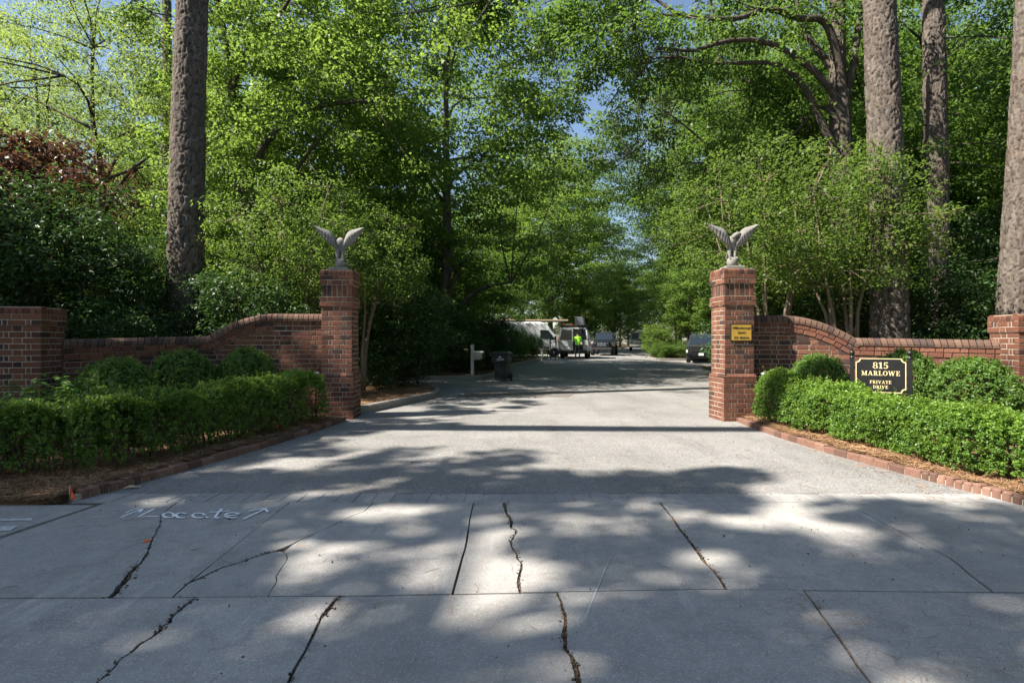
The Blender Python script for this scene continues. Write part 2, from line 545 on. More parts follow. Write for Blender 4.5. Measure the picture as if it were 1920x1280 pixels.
DRIVE = [(-3.86, 5.243), (4.55, 5.243), (4.2, 6.0), (4.02, 7.1), (3.95, 8.5), (3.99, 10.3), (4.9, 11.2), (5.9, 16), (9.0, 24), (9.7, 29), (11.3, 33.8), (24, 35.2), (24, 42.5), (10.6, 42.5),
         (10.4, 44), (14.5, 58), (18, 70), (26, 88), (40, 110), (33, 112), (17, 90), (9.5, 66), (5.2, 48), (-14, 47.5), (-14, 40), (2.4, 39.4), (2.2, 36.5), (-.05, 30),
         (-.75, 23.2), (-1.4, 20.9), (-4.5, 20.5), (-16, 21.4), (-16, 17.4), (-4.3, 17.8), (-2.5, 16.5), (-2.02, 14.2), (-3.0, 10.9), (-3.02, 10.0)]
tag(poly_sheet("asphalt_drive", DRIVE, lambda x, y, e: G(x, y), M['asphalt'], 2.0), kind='structure')
patch = [gp(893, 733.5), gp(1086, 733.5), gp(1066, 744), gp(855, 744.5)]
tag(poly_sheet("asphalt_patch", [(p[0], p[1]) for p in patch], lambda x, y, e: G(x, y) + .006, M['patch'], 1.0), kind='structure')

# pine straw beds behind the edging and on the kerbed islands
def bed(name, poly, h, amp=.035):
    o = poly_sheet(name, poly, lambda x, y, e: G(x, y) + h * (.15 + .85 * sm(4.7, 5.5, y)) + (0 if e else amp * lump(x, y) + .015), M['mulch'], .35, skirt=h + .05)
    return tag(o, kind='structure')
L_EDGE = [(-3.86, 5.02), (-3.55, 6.3), (-3.3, 7.5), (-3.1, 8.8), (-2.98, 9.95)]
R_EDGE = [(4.42, 4.75), (4.2, 5.9), (4.02, 7.0), (3.93, 8.3), (3.93, 9.3), (3.98, 9.95)]
bed("left_bed", [(p[0] - .1, p[1]) for p in L_EDGE] + [(-3.5, 10.7), (-5.6, 10.4), (-7.2, 8.9), (-11, 8.4), (-11, 4.86), (-4.0, 4.86)], .06)
bed("right_bed", [(p[0] + .1, p[1]) for p in R_EDGE[::-1]][0:0] + [(p[0] + .1, p[1]) for p in R_EDGE] + [(4.3, 10.5), (6.2, 10.3), (8, 9.2), (11, 8.6), (11, 4.6)], .06)
NEAR_I = [(-3.05, 10.75), (-2.35, 12.9), (-2.02, 14.0), (-1.98, 14.9), (-2.2, 15.9), (-2.7, 16.5), (-4.3, 17.2), (-9, 17.1)]
MAIL_I = [(-14, 21.2), (-8, 20.9), (-4.4, 20.7), (-1.6, 20.9), (-.95, 21.8), (-.72, 23.2), (-.1, 29.0), (.2, 30.3), (2.0, 36.2), (1.6, 38.2), (-2, 39.0)]
RIGHT_I = [(14.2, 43.2), (11.2, 42.9), (10.6, 43.3), (10.6, 44.2), (12.2, 49), (14.3, 55.5)]
bed("near_island", NEAR_I + [(-9, 11.4), (-5.5, 11.0)], .11)
bed("mailbox_island", MAIL_I + [(-14, 38)], .11, .08)
bed("right_island", RIGHT_I + [(26, 60), (30, 44)], .11)

def kerb(name, path, w=.16, h=.15):
    mb = MB()
    rings = []
    P = [Vector((p[0], p[1])) for p in path]
    # smooth the path
    Q = []
    for i in range(len(P) - 1):
        for k in range(4):
            t = k / 4
            p0, p1, p2, p3 = P[max(i - 1, 0)], P[i], P[i + 1], P[min(i + 2, len(P) - 1)]
            Q.append(.5 * ((2 * p1) + (p2 - p0) * t + (2 * p0 - 5 * p1 + 4 * p2 - p3) * t * t + (3 * p1 - p0 - 3 * p2 + p3) * t ** 3))
    Q.append(P[-1])
    for i, p in enumerate(Q):
        t = (Q[min(i + 1, len(Q) - 1)] - Q[max(i - 1, 0)]).normalized()
        n = Vector((-t.y, t.x))
        g = G(p.x, p.y)
        r = []
        for a, z in ((-.5, -.1), (-.5, h - .025), (-.36, h), (.36, h), (.5, h - .025), (.5, -.1)):
            r.append((p.x + n.x * a * w, p.y + n.y * a * w, g + z))
        rings.append(r)
    mb.loft(rings)
    o = mb.build(name, M['kerb'])
    return tag(o, kind='structure')
kerb("near_kerb", NEAR_I)
kerb("mailbox_kerb", MAIL_I[:-1])
kerb("right_kerb", RIGHT_I)

# the concrete apron: slabs broken along joints and cracks, each piece of its own
apron = thing("apron", None, None)
apron["kind"] = "structure"
rj = random.Random(3)
def crack(pts, jag, sub=4):
    """photo points of a crack -> ragged line on the ground, with the half gap at each point"""
    out = []
    for i in range(len(pts) - 1):
        (u0, v0, w0), (u1, v1, w1) = pts[i], pts[i + 1]
        for k in range(sub):
            t = k / sub
            x, y, _ = gp(u0 + (u1 - u0) * t, v0 + (v1 - v0) * t)
            j = jag if (i or k) else 0
            out.append((x + rj.uniform(-j, j), y + rj.uniform(-j, j) * .6, (w0 + (w1 - w0) * t) * .005 * rj.uniform(.75, 1.25)))
    x, y, _ = gp(pts[-1][0], pts[-1][1])
    out.append((x, y, pts[-1][2] * .005))
    return out
def sideof(line, s): return [(x + s * w, y) for x, y, w in line]
def ext(u0, v0, u1, v1, y):
    """a photo line carried on to depth y"""
    a, b = gp(u0, v0), gp(u1, v1)
    t = (y - a[1]) / (b[1] - a[1])
    return (a[0] + (b[0] - a[0]) * t, y)

YT, YB = 4.952, .62
MID = [(-9, 3.07), (-3.0, 3.10), (-.9, 3.13), (1.05, 3.212), (1.7, 3.205), (3.0, 3.17), (9, 3.14)]
def ymid(x):
    for (a, ya), (b, yb) in zip(MID, MID[1:]):
        if a <= x <= b: return ya + (yb - ya) * (x - a) / (b - a)
    return 3.12
def snap(line, top, bot):
    L = list(line)
    if top is not None: L[0] = (L[0][0], top, L[0][2])
    if bot == 'mid': L[-1] = (L[-1][0], ymid(L[-1][0]), L[-1][2])
    return L
c1 = snap(crack([(308, 953, .8), (298, 985, .6), (286, 1015, .9), (262, 1055, 1.4), (238, 1080, 2.6), (205, 1120, 3.2)], .012), YT, 'mid')
j1 = snap(crack([(527, 953, 1.3), (352, 1093, 1.3), (320, 1121, 1.3)], .002), YT, 'mid')
j2 = snap(crack([(885, 955, 1), (872, 1025, 1.3), (848, 1114, 1.4)], .004), YT, 'mid')
c3 = snap(crack([(945, 953, 3), (958, 975, 2.2), (966, 1000, 1.4), (960, 1020, 1.0), (975, 1055, 1.7), (976, 1108, 1.9)], .016), YT, 'mid')
c4 = snap(crack([(1245, 950, 2), (1310, 1035, 2.6), (1360, 1102, 2.2)], .01), YT, 'mid')
j3 = snap(crack([(1600, 950, 1), (1780, 1045, 1.5), (1860, 1108, 1.8)], .004), YT, 'mid')
c2a = crack([(350, 1095, 1.5), (420, 1063, 1.1), (490, 1040, .8), (530, 1028, 2)], .014)
c2b = crack([(530, 1028, 2.5), (600, 996, .6), (650, 972, .8), (690, 955, .8)], .01)
c2c = snap(crack([(530, 1028, 1.2), (540, 1050, .8), (520, 1080, .8), (503, 1117, .6)], .012), None, 'mid')
e0 = gp(0, 1006)
LEFT_T, LEFT_B = (-3.52, YT), (-3.75, 3.05)
def lerp_mid(xa, xb):
    """points of the row joint between two x, in the order given, both ends left out"""
    ms = [(x, y) for x, y in MID if min(xa, xb) + .05 < x < max(xa, xb) - .05]
    return ms if xa < xb else ms[::-1]
GAP = .008
def slab(poly, dz):
    mb = MB()
    rw = random.Random(len(poly) * 7 + int(dz * 1e5))
    mb.prism(poly, -.07, dz)
    mb.build("slab", M['concrete'], apron)
def up(l): return l[::-1]
def lowmid(pl): return [(x, y + GAP) for x, y in pl]
def slab_A(left, right, dz):
    """left and right boundaries run from the paver band down to the row joint"""
    l, r = list(left), list(right)
    l[-1] = (l[-1][0], l[-1][1] + GAP); r[-1] = (r[-1][0], r[-1][1] + GAP)
    slab(l + lowmid(lerp_mid(l[-1][0], r[-1][0])) + up(r), dz)
slab_A([LEFT_T, LEFT_B], sideof(c1, -1), .001)
slab_A(sideof(c1, 1), sideof(j1, -1), -.002)
k = 4                                        # j1 point where the thin crack leaves it
J1r = sideof(j1, 1)
slab(J1r[:k] + sideof(c2a, -1)[1:] + sideof(c2b, -1)[1:-1] + [(c2b[-1][0] - .006, YT)], .002)
A2 = [(J1r[-1][0], J1r[-1][1] + GAP)]
C2Cl, C2Cr = sideof(c2c, -1), sideof(c2c, 1)
slab([J1r[k], (J1r[-1][0], J1r[-1][1] + GAP)] + lowmid(lerp_mid(J1r[-1][0], C2Cl[-1][0])) + [(C2Cl[-1][0], C2Cl[-1][1] + GAP)] + up(C2Cl[1:-1]) + up([(x + w * .6, y - w) for x, y, w in c2a][2:-1]), -.001)
J2l = sideof(j2, -1)
slab([(c2b[-1][0] + .006, YT)] + up([(x + w * .6, y - w) for x, y, w in c2b][1:-1]) + C2Cr[1:-1] + [(C2Cr[-1][0], C2Cr[-1][1] + GAP)] + lowmid(lerp_mid(C2Cr[-1][0], J2l[-1][0])) + [(J2l[-1][0], J2l[-1][1] + GAP)] + up(J2l[:-1]), .0015)
slab_A(sideof(j2, 1), sideof(c3, -1), -.0005)
slab_A(sideof(c3, 1), sideof(c4, -1), .002)
slab_A(sideof(c4, 1), sideof(j3, -1), -.001)
slab_A(sideof(j3, 1), [(9.0, YT), (9.0, ymid(8.99))], .001)
def crackB(pts, jag, last):
    L = crack(pts, jag)
    L[0] = (L[0][0], ymid(L[0][0]), L[0][2])
    L.append((last, YB, L[-1][2]))
    return L
d1 = crackB([(360, 1126, 2.2), (330, 1150, 1.5), (298, 1183, 2.2), (230, 1235, 1.2), (180, 1280, .9)], .014, -2.1)
d2 = crackB([(635, 1120, 2.2), (612, 1145, 2.4), (602, 1158, 1.3), (540, 1280, 1.3)], .006, -1.32)
d3 = crackB([(1045, 1114, 1.5), (1060, 1165, 2.0), (1062, 1215, 2.3), (1085, 1280, 2.3)], .014, .36)
d4 = crackB([(1508, 1108, 1.2), (1550, 1165, 1.6), (1632, 1280, 1.6)], .004, 1.62)
def slab_B(left, right, dz):
    l, r = list(left), list(right)
    l[0] = (l[0][0], l[0][1] - GAP); r[0] = (r[0][0], r[0][1] - GAP)
    slab(l + up(r) + [(x, y - GAP) for x, y in lerp_mid(r[0][0], l[0][0])], dz)
slab_B([(-9, 3.07), (-9, YB)], sideof(d1, -1), .0)
slab_B(sideof(d1, 1), sideof(d2, -1), .002)
slab_B(sideof(d2, 1), sideof(d3, -1), -.001)
slab_B(sideof(d3, 1), sideof(d4, -1), .004)
slab_B(sideof(d4, 1), [(9, 3.14), (9, YB)], -.001)
MB_ = MB(); MB_.box((0, 2.9, -.028), (22, 4.7, .03)); o = MB_.build("joint_filling", M['dirt'], apron)
# pavement flags left of the apron
walk = MB(); walk.prism([(-9, 3.09), (-3.79, 3.09), (-3.55, 4.83), (-9, 4.83)], -.07, .012)
tag(walk.build("pavement", M['concrete']), kind='structure')

# band of concrete pavers between apron and drive
band = thing("paver_band", None, None)
band["kind"] = "structure"
pm = MB(); pm.box((0, 0, 0), (.159, .278, .08), ch=.004)
pm = pm.mesh("paver", M['paver'])
x, k = -3.82, 0
while x < 4.45:
    o = link("paver", pm, band, (x + .08, 5.099 + rj.uniform(-.003, .003), -.038 + rj.uniform(-.003, .003)), (rj.uniform(-.008, .008), rj.uniform(-.008, .008), rj.uniform(-.015, .015)), (rj.uniform(.98, 1.02), 1, 1))
    x += .162
mb = MB(); mb.box((.3, 5.1, -.0285), (8.3, .286, .05)); mb.build("joint_sand", M['paver'], band)

# brick edging along both beds
def edging(path, label, first_headers):
    t = thing("brick_edging", label, "edging", (path[0][0], path[0][1], 0), 0, "brick edgings along the drive")
    r = random.Random(len(path))
    P = [Vector(p) for p in path]
    L = [0]
    for a, b in zip(P, P[1:]): L.append(L[-1] + (b - a).length)
    def pos(s):
        for i in range(len(P) - 1):
            if s <= L[i + 1] or i == len(P) - 2:
                tt = (s - L[i]) / (L[i + 1] - L[i])
                d = (P[i + 1] - P[i]).normalized()
                return P[i] + (P[i + 1] - P[i]) * tt, math.atan2(d.y, d.x)
    ms, mh = [], []
    for q in range(3):
        a = MB(); a.box((0, 0, 0), (.196, .095, .13), ch=.009); ms.append(a.mesh("brick_stretcher", M['edgebrick']))
        a = MB(); a.box((0, 0, 0), (.078, .1, .14), ch=.012); mh.append(a.mesh("brick_header", M['edgebrick']))
    s, k = .03, 0
    while s < L[-1] - .03:
        hd = k < first_headers
        w = .088 if hd else .204
        p, a = pos(s + w / 2)
        j = .05 if hd else .012
        link("brick", (mh if hd else ms)[k % 3], t, (p.x - path[0][0], p.y - path[0][1], .016 + r.uniform(-.01, .008)), (r.uniform(-j, j), r.uniform(-j, j) * .5, a + r.uniform(-j, j)))
        s += w; k += 1
    mb = MB()
    for i in range(len(P) - 1):
        m_, d = (P[i] + P[i + 1]) / 2, (P[i + 1] - P[i])
        mb.box((m_.x - path[0][0], m_.y - path[0][1], .0), (d.length + .02, .07, .1), math.atan2(d.y, d.x))
    mb.build("mortar", M['mortar'], t)
edging(L_EDGE, "dark red brick edging between the shaded left hedge and the drive", 9)
edging(R_EDGE, "sunlit orange brick edging between the right hedge and the drive", 12)

# ------------------------------------------------------------------ brickwork
BRICKS = {}
def brick_mesh(sx, sy, sz, mat, kind=0):
    """brick with a softly chamfered, slightly uneven front (towards -y); size rounded so that alike bricks share data"""
    key = (round(sx, 2), round(sy, 2), round(sz, 3), mat, kind)
    if key in BRICKS: return BRICKS[key]
    sx, sy, sz = key[0] if abs(key[0] - sx) > .004 else sx, sy, sz
    r = random.Random(hash(key) & 0xffff)
    c = .006
    def q(x, y, z): return (x + r.uniform(-.0025, .0025), y + r.uniform(-.0015, .0015), z + r.uniform(-.002, .002))
    X, Y, Z = sx / 2, sy / 2, sz / 2
    vs = [(-X, Y, -Z), (X, Y, -Z), (X, Y, Z), (-X, Y, Z)]
    vs += [q(-X, -Y + c, -Z), q(X, -Y + c, -Z), q(X, -Y + c, Z), q(-X, -Y + c, Z)]
    vs += [q(-X + c, -Y, -Z + c), q(X - c, -Y, -Z + c), q(X - c, -Y, Z - c), q(-X + c, -Y, Z - c)]
    fs = [(0, 1, 2, 3)]
    for a in (0, 4):
        for k in range(4):
            j = (k + 1) % 4
            fs.append((a + k, a + j, a + 4 + j, a + 4 + k))
    fs.append((8, 9, 10, 11))
    m = MB(); m.add(vs, fs)
    BRICKS[key] = m.mesh("brick", M[mat])
    return BRICKS[key]

COURSE = .0855
JN = .012

def face_rows(w, z0, n, r, course=COURSE, start=0):
    """Flemish courses across a face of width w: (x, z, length, height)"""
    out = []
    for i in range(n):
        z = z0 + (i + .5) * course
        if (i + start) % 2 == 0:
            a = [.205, .1, .205]
        else:
            a = [.125, .05, .205, .05, .125] if w > .5 else [.1, .05, .2, .05, .1]
        tot = sum(a) + JN * (len(a) - 1)
        k = (w - JN * (len(a) - 1)) / sum(a)
        x = -w / 2
        for l in a:
            out.append((x + l * k / 2, z + r.uniform(-.001, .001), l * k, course - JN))
            x += l * k + JN
    return out

class Stuff:
    """bricks that do not get an object of their own, joined into one part"""
    def __init__(self): self.v, self.f, self.r, self.n = [], [], [], 0
    def add(self, me, mat4):
        vs = [mat4 @ v.co for v in me.vertices]
        for p in me.polygons:
            self.f.append(tuple(i + self.n for i in p.vertices)); 
        k = random.random()
        self.r += [k] * len(me.polygons)
        self.v += vs; self.n += len(vs)
    def build(self, name, mat, parent):
        if not self.f: return
        me = bpy.data.meshes.new(name)
        me.from_pydata([tuple(v) for v in self.v], [], self.f)
        a = me.attributes.new("rnd", 'FLOAT', 'FACE'); a.data.foreach_set("value", self.r)
        me.materials.append(M[mat]); me.update()
        return tag(link(name, me, parent), kind='stuff')

def put(t, st, seen, mesh, loc, rz, rx=0.0):
    if seen: link("brick", mesh, t, loc, (rx, 0, rz))
    else: st.add(mesh, Matrix.Translation(loc) @ Matrix.Rotation(rz, 4, 'Z') @ Matrix.Rotation(rx, 4, 'X'))

def square_band(t, st, half, z0, n, r, seen_sides, start=0, proud=0.0):
    """n courses round a square of half-width `half`"""
    for side in range(4):
        a = side * math.pi / 2
        for (x, z, l, h) in face_rows(2 * half - .004, z0, n, r, start=start + side):
            p = rot2(x, -half + .045, a)
            put(t, st, side in seen_sides, brick_mesh(l, .09, h, 'brick', r.randrange(3)), (p[0], p[1], z), a + r.uniform(-.004, .004))

def gate_pillar(label, loc, rz, seen):
    t = thing("brick_pillar", label, "gate pillar", loc, rz, "brick gate pillars")
    r = random.Random(int(loc[0] * 100))
    st = Stuff()
    mortar = MB()
    H, HP = .272, .305                       # half widths of shaft and plinth
    z = -.02
    square_band(t, st, HP, z, 9, r, seen); z1 = z + 9 * COURSE
    mortar.box((0, 0, (z + z1) / 2), (2 * HP - .012, 2 * HP - .012, z1 - z))
    # sloping plinth course
    for side in range(4):
        a = side * math.pi / 2
        for k in range(5):
            w = 2 * HP / 5
            x = -HP + (k + .5) * w
            m = MB(); m.loft([[(-w / 2 + .006, -HP, 0), (w / 2 - .006, -HP, 0), (w / 2 - .006, -H + .02, 0), (-w / 2 + .006, -H + .02, 0)],
                              [(-w / 2 + .006, -HP, .03), (w / 2 - .006, -HP, .03), (w / 2 - .006, -H + .02, .03), (-w / 2 + .006, -H + .02, .03)],
                              [(-w / 2 + .006, -H, .075), (w / 2 - .006, -H, .075), (w / 2 - .006, -H + .02, .075), (-w / 2 + .006, -H + .02, .075)]])
            me = m.mesh("brick", M['brick'])
            p = rot2(x * .98, 0, a)
            put(t, st, side in seen, me, (p[0], p[1], z1 + .006), a)
    mortar.box((0, 0, z1 + .04), (2 * H - .014, 2 * H - .014, .1))
    z2 = z1 + COURSE
    n = 14
    square_band(t, st, H, z2, n, r, seen, 1); z3 = z2 + n * COURSE
    mortar.box((0, 0, (z2 + z3) / 2), (2 * H - .012, 2 * H - .012, z3 - z2 + .01))
    square_band(t, st, H + .022, z3, 2, r, seen); z4 = z3 + 2 * COURSE
    mortar.box((0, 0, (z3 + z4) / 2), (2 * H + .03, 2 * H + .03, z4 - z3 - .002))
    # soldier course
    sh = .215
    for side in range(4):
        a = side * math.pi / 2
        for k in range(6):
            w = (2 * H) / 6
            p = rot2(-H + (k + .5) * w, -H + .045, a)
            put(t, st, side in seen, brick_mesh(w - JN, .09, sh - JN, 'brick', k % 3), (p[0], p[1], z4 + sh / 2), a)
    mortar.box((0, 0, z4 + sh / 2), (2 * H - .012, 2 * H - .012, sh + .004))
    z5 = z4 + sh
    square_band(t, st, H + .022, z5, 2, r, seen, 1); z6 = z5 + 2 * COURSE
    mortar.box((0, 0, (z5 + z6) / 2), (2 * H + .03, 2 * H + .03, z6 - z5 - .002))
    # rounded cap course
    for side in range(4):
        a = side * math.pi / 2
        for k in range(8):
            w = (2 * H + .04) / 8
            hw = w / 2 - .005
            prof = [(-H - .022, 0), (-H - .022, .055), (-H - .01, .085), (-H + .025, .105), (-.02 - H + .12, .112), (-H + .1, 0)]
            m = MB(); m.loft([[(-hw, y, zz) for y, zz in prof], [(hw, y, zz) for y, zz in prof]])
            x = -H - .02 + (k + .5) * w
            if abs(x) > H - .06 and side % 2: continue
            p = rot2(x, 0, a)
            put(t, st, side in seen, m.mesh("brick", M['brick']), (p[0], p[1], z6), a)
    mortar.box((0, 0, z6 + .05), (2 * H - .0, 2 * H - .0, .1))
    mortar.build("mortar", M['mortar'], t)
    st.build("brickwork", 'brick', t)
    return t, z6 + .112, H

PL = (-3.17, 10.52); PR = (3.98, 10.28)
RL, RR = math.radians(3), math.radians(5)
pil_l, ZTOP, HSH = gate_pillar("tall brick gate pillar left of the drive, without a plaque", (PL[0], PL[1], 0), RL, (0, 1))
pil_r, ZTOP, HSH = gate_pillar("tall brick gate pillar right of the drive, with a brass plaque on its front", (PR[0], PR[1], 0), RR, (0, 3))

def end_pier(label, loc, rz, seen, top):
    t = thing("brick_pier", label, "wall pier", loc, rz, "brick piers ending the walls")
    r = random.Random(int(loc[0] * 10))
    st, mortar = Stuff(), MB()
    H = .3
    n = int(round((top - .115 - .17) / COURSE))
    c = (top - .115 - .17) / n
    square_band(t, st, H, 0, n, r, seen)
    mortar.box((0, 0, n * c / 2), (2 * H - .012, 2 * H - .012, n * c + .004))
    z = n * COURSE
    square_band(t, st, H + .02, z, 2, r, seen, 1)
    mortar.box((0, 0, z + COURSE), (2 * H + .028, 2 * H + .028, 2 * COURSE - .002))
    z += 2 * COURSE
    for side in range(4):
        a = side * math.pi / 2
        for k in range(8):
            w = (2 * H + .04) / 8
            hw = w / 2 - .005
            prof = [(-H - .02, 0), (-H - .02, .05), (-H - .008, .085), (-H + .03, .106), (-H + .1, .112), (-H + .1, 0)]
            m = MB(); m.loft([[(-hw, y, zz) for y, zz in prof], [(hw, y, zz) for y, zz in prof]])
            x = -H - .02 + (k + .5) * w
            if abs(x) > H - .06 and side % 2: continue
            p = rot2(x, 0, a)
            put(t, st, side in seen, m.mesh("brick", M['brick']), (p[0], p[1], z), a)
    mortar.box((0, 0, z + .05), (2 * H, 2 * H, .1))
    mortar.build("mortar", M['mortar'], t)
    st.build("brickwork", 'brick', t)
end_pier("low square brick pier ending the shaded left wall", (-7.13, 8.42, 0), .2, (0, 1), 1.9)
end_pier("low square brick pier ending the sunlit right wall", (7.97, 8.85, 0), -.1, (0, 3), 1.83)

def clip_poly(poly, f):
    """keeps the side of the polygon where f >= 0 (f linear)"""
    out = []
    for i in range(len(poly)):
        p, q = poly[i], poly[(i + 1) % len(poly)]
        a, b = f(p), f(q)
        if a >= 0: out.append(p)
        if a * b < 0:
            t = a / (a - b)
            out.append((p[0] + (q[0] - p[0]) * t, p[1] + (q[1] - p[1]) * t))
    return out

def garden_wall(label, P0, P1, P2, zh, zl0, zl1, a, b, mirror, seed):
    """brick wall swept along a curve; its top falls from zh beside the pillar in an arc to the low run"""
    t = thing("brick_wall", label, "wall", (P0[0], P0[1], 0), 0, "curved brick garden walls")
    r = random.Random(seed)
    N = 400
    C = [((1 - k / N) ** 2 * Vector(P0) + 2 * (k / N) * (1 - k / N) * Vector(P1) + (k / N) ** 2 * Vector(P2)) for k in range(N + 1)]
    S = [0]
    for p, q in zip(C, C[1:]): S.append(S[-1] + (q - p).length)
    LT = S[-1]
    O = Vector(P0)
    def W(s):
        s = min(max(s, 0), LT - 1e-4)
        k = int(np.searchsorted(S, s)) or 1
        k = min(k, N)
        tt = (s - S[k - 1]) / (S[k] - S[k - 1])
        p = C[k - 1].lerp(C[k], tt) - O
        d = (C[k] - C[k - 1]).normalized()
        ang = math.atan2(d.y, d.x)
        if mirror: ang += math.pi
        return p, ang
    def zlow(s): return zl0 + (zl1 - zl0) * (s - b) / (LT - b)
    def T(s):
        if s <= a: return zh
        if s < b: return zh - (zh - zlow(b)) * ((s - a) / (b - a)) ** 2
        return zlow(s)
    def dT(s):
        e = .01
        return (T(s + e) - T(s - e)) / (2 * e)
    CAPH, BANDH = .135, .075
    sg = -1 if mirror else 1                 # arc length runs along local +x or -x
    TH = .2
    st = Stuff()
    core = MB()
    rings = []
    for k in range(81):
        s = LT * k / 80
        p, ang = W(s)
        z = T(s) - CAPH * .75
        rings.append([(p.x + rot2(0, y, ang)[0], p.y + rot2(0, y, ang)[1], zz) for y, zz in ((-TH / 2 + .008, -.05), (-TH / 2 + .008, z), (TH / 2, z), (TH / 2, -.05))])
    core.loft(rings)
    core.build("mortar", M['mortar'], t)
    cand = []
    def cap_mesh(w, slope, low):
        """one cap brick on edge, rounded over the front"""
        hw = w / 2 - .006
        y0 = -TH / 2 - .035
        prof = [(y0, 0), (y0 - .004, .04), (y0 + .012, .085), (y0 + .05, .118), (y0 + .12, CAPH), (TH / 2 + .02, CAPH), (TH / 2 + .02, 0)]
        m = MB()
        lean = .035 if low else 0.0
        m.loft([[(-hw + sg * lean * zz / CAPH * -1, y, zz) for y, zz in prof], [(hw + sg * lean * zz / CAPH * -1, y, zz) for y, zz in prof]])
        return m.mesh("brick", M['capbrick'])
    capm = {}
    s = .045
    while s < LT - .03:
        w = .094
        p, ang = W(s)
        low = s > b + .05
        key = low
        if key not in capm: capm[key] = [cap_mesh(w, 0, low) for _ in range(2)]
        sl = math.atan(dT(s))
        o = link("brick", capm[key][r.randrange(2)], t, (p.x, p.y, T(s) - CAPH / math.cos(sl) * (1 if abs(sl) > .1 else 1)), None)
        o.rotation_mode = 'XYZ'
        R = Matrix.Rotation(ang, 3, 'Z') @ Matrix.Rotation(-sl * sg, 3, 'Y')
        o.rotation_euler = R.to_euler()
        s += w * math.cos(sl)
    # two corbelled rows that follow the top
    for row in range(2):
        s, k = 0.02, row
        while s < LT - .05:
            l = .205 if k % 2 == 0 else .1
            sl = math.atan(dT(s + l / 2))
            l_s = l * math.cos(sl)
            p, ang = W(s + l_s / 2)
            s_c = s + l_s / 2
            z = T(s_c) - (CAPH + .01 + BANDH * (row + .5) + .011 * row) / math.cos(sl)
            flat = s_c < a + .1
            y = -TH / 2 + .045 - (.0 if flat else .02)
            q = rot2(0, y, ang)
            me = brick_mesh(l - .004, .09, BANDH, 'brick', r.randrange(3))
            o = link("brick", me, t, (p.x + q[0], p.y + q[1], z))
            R = Matrix.Rotation(ang, 3, 'Z') @ Matrix.Rotation(-sl * sg, 3, 'Y')
            o.rotation_euler = R.to_euler()
            s += l_s + JN * math.cos(sl); k += 1
    nfix = len(t.children)
    # level Flemish courses below, cut along the curved band
    def under(s):
        return T(s) - (CAPH + .012 + 2 * BANDH + .02) / math.cos(math.atan(dT(s)))
    items = []
    i = 0
    while True:
        z = .06 + i * COURSE
        if z > zh: break
        s, k = -(.08 if i % 2 else .0), i
        while s < LT:
            l = .205 if k % 2 == 0 else .1
            s0, s1 = max(s, 0), min(s + l, LT)
            if s1 - s0 > .03:
                sc = (s0 + s1) / 2
                hh = COURSE - JN
                poly = [(s0 - sc, z), (s1 - sc, z), (s1 - sc, z + hh), (s0 - sc, z + hh)]
                u0, u1 = under(s0), under(s1)
                if z < max(u0, u1) - .012:
                    full = z + hh < min(u0, u1)
                    if not full:
                        sl_ = (u1 - u0) / (s1 - s0)
                        poly = clip_poly(poly, lambda p: u0 + sl_ * (p[0] - (s0 - sc)) - p[1])
                    if len(poly) >= 3: items.append((z, sc, s1 - s0, full, poly))
            s += l + JN; k += 1
        i += 1
    # those that stand above the hedge come first
    items.sort(key=lambda q: -q[0])
    left = 296 - nfix
    for (z, sc, l, full, poly) in items:
        p, ang = W(sc)
        seen = left > 0
        left -= 1
        if full:
            q = rot2(0, -TH / 2 + .045, ang)
            me = brick_mesh(l, .09, COURSE - JN, 'brick', r.randrange(3))
            put(t, st, seen, me, (p.x + q[0], p.y + q[1], z + (COURSE - JN) / 2), ang + r.uniform(-.004, .004))
        else:
            m = MB()
            m.prism([(x_ * sg, zz) for x_, zz in poly], 0, .09, lambda a_, b_, c_: (a_, c_ - TH / 2, b_))
            put(t, st, seen, m.mesh("brick", M['brick']), (p.x, p.y, 0), ang)
    st.build("brickwork", 'brick', t)
    return t, W, T
wall_l, WL, TL = garden_wall("shaded left brick wall with an arched top beside the gate pillar", (-3.4, 10.66), (-5.8, 10.60), (-7.0, 8.72), 1.915, 1.5, 1.43, .95, 2.12, True, 5)
wall_r, WR, TR = garden_wall("sunlit right brick wall with an arched top beside the plaque pillar", (4.2, 10.56), (6.4, 10.36), (7.9, 8.9), 1.88, 1.465, 1.42, .72, 1.95, False, 9)
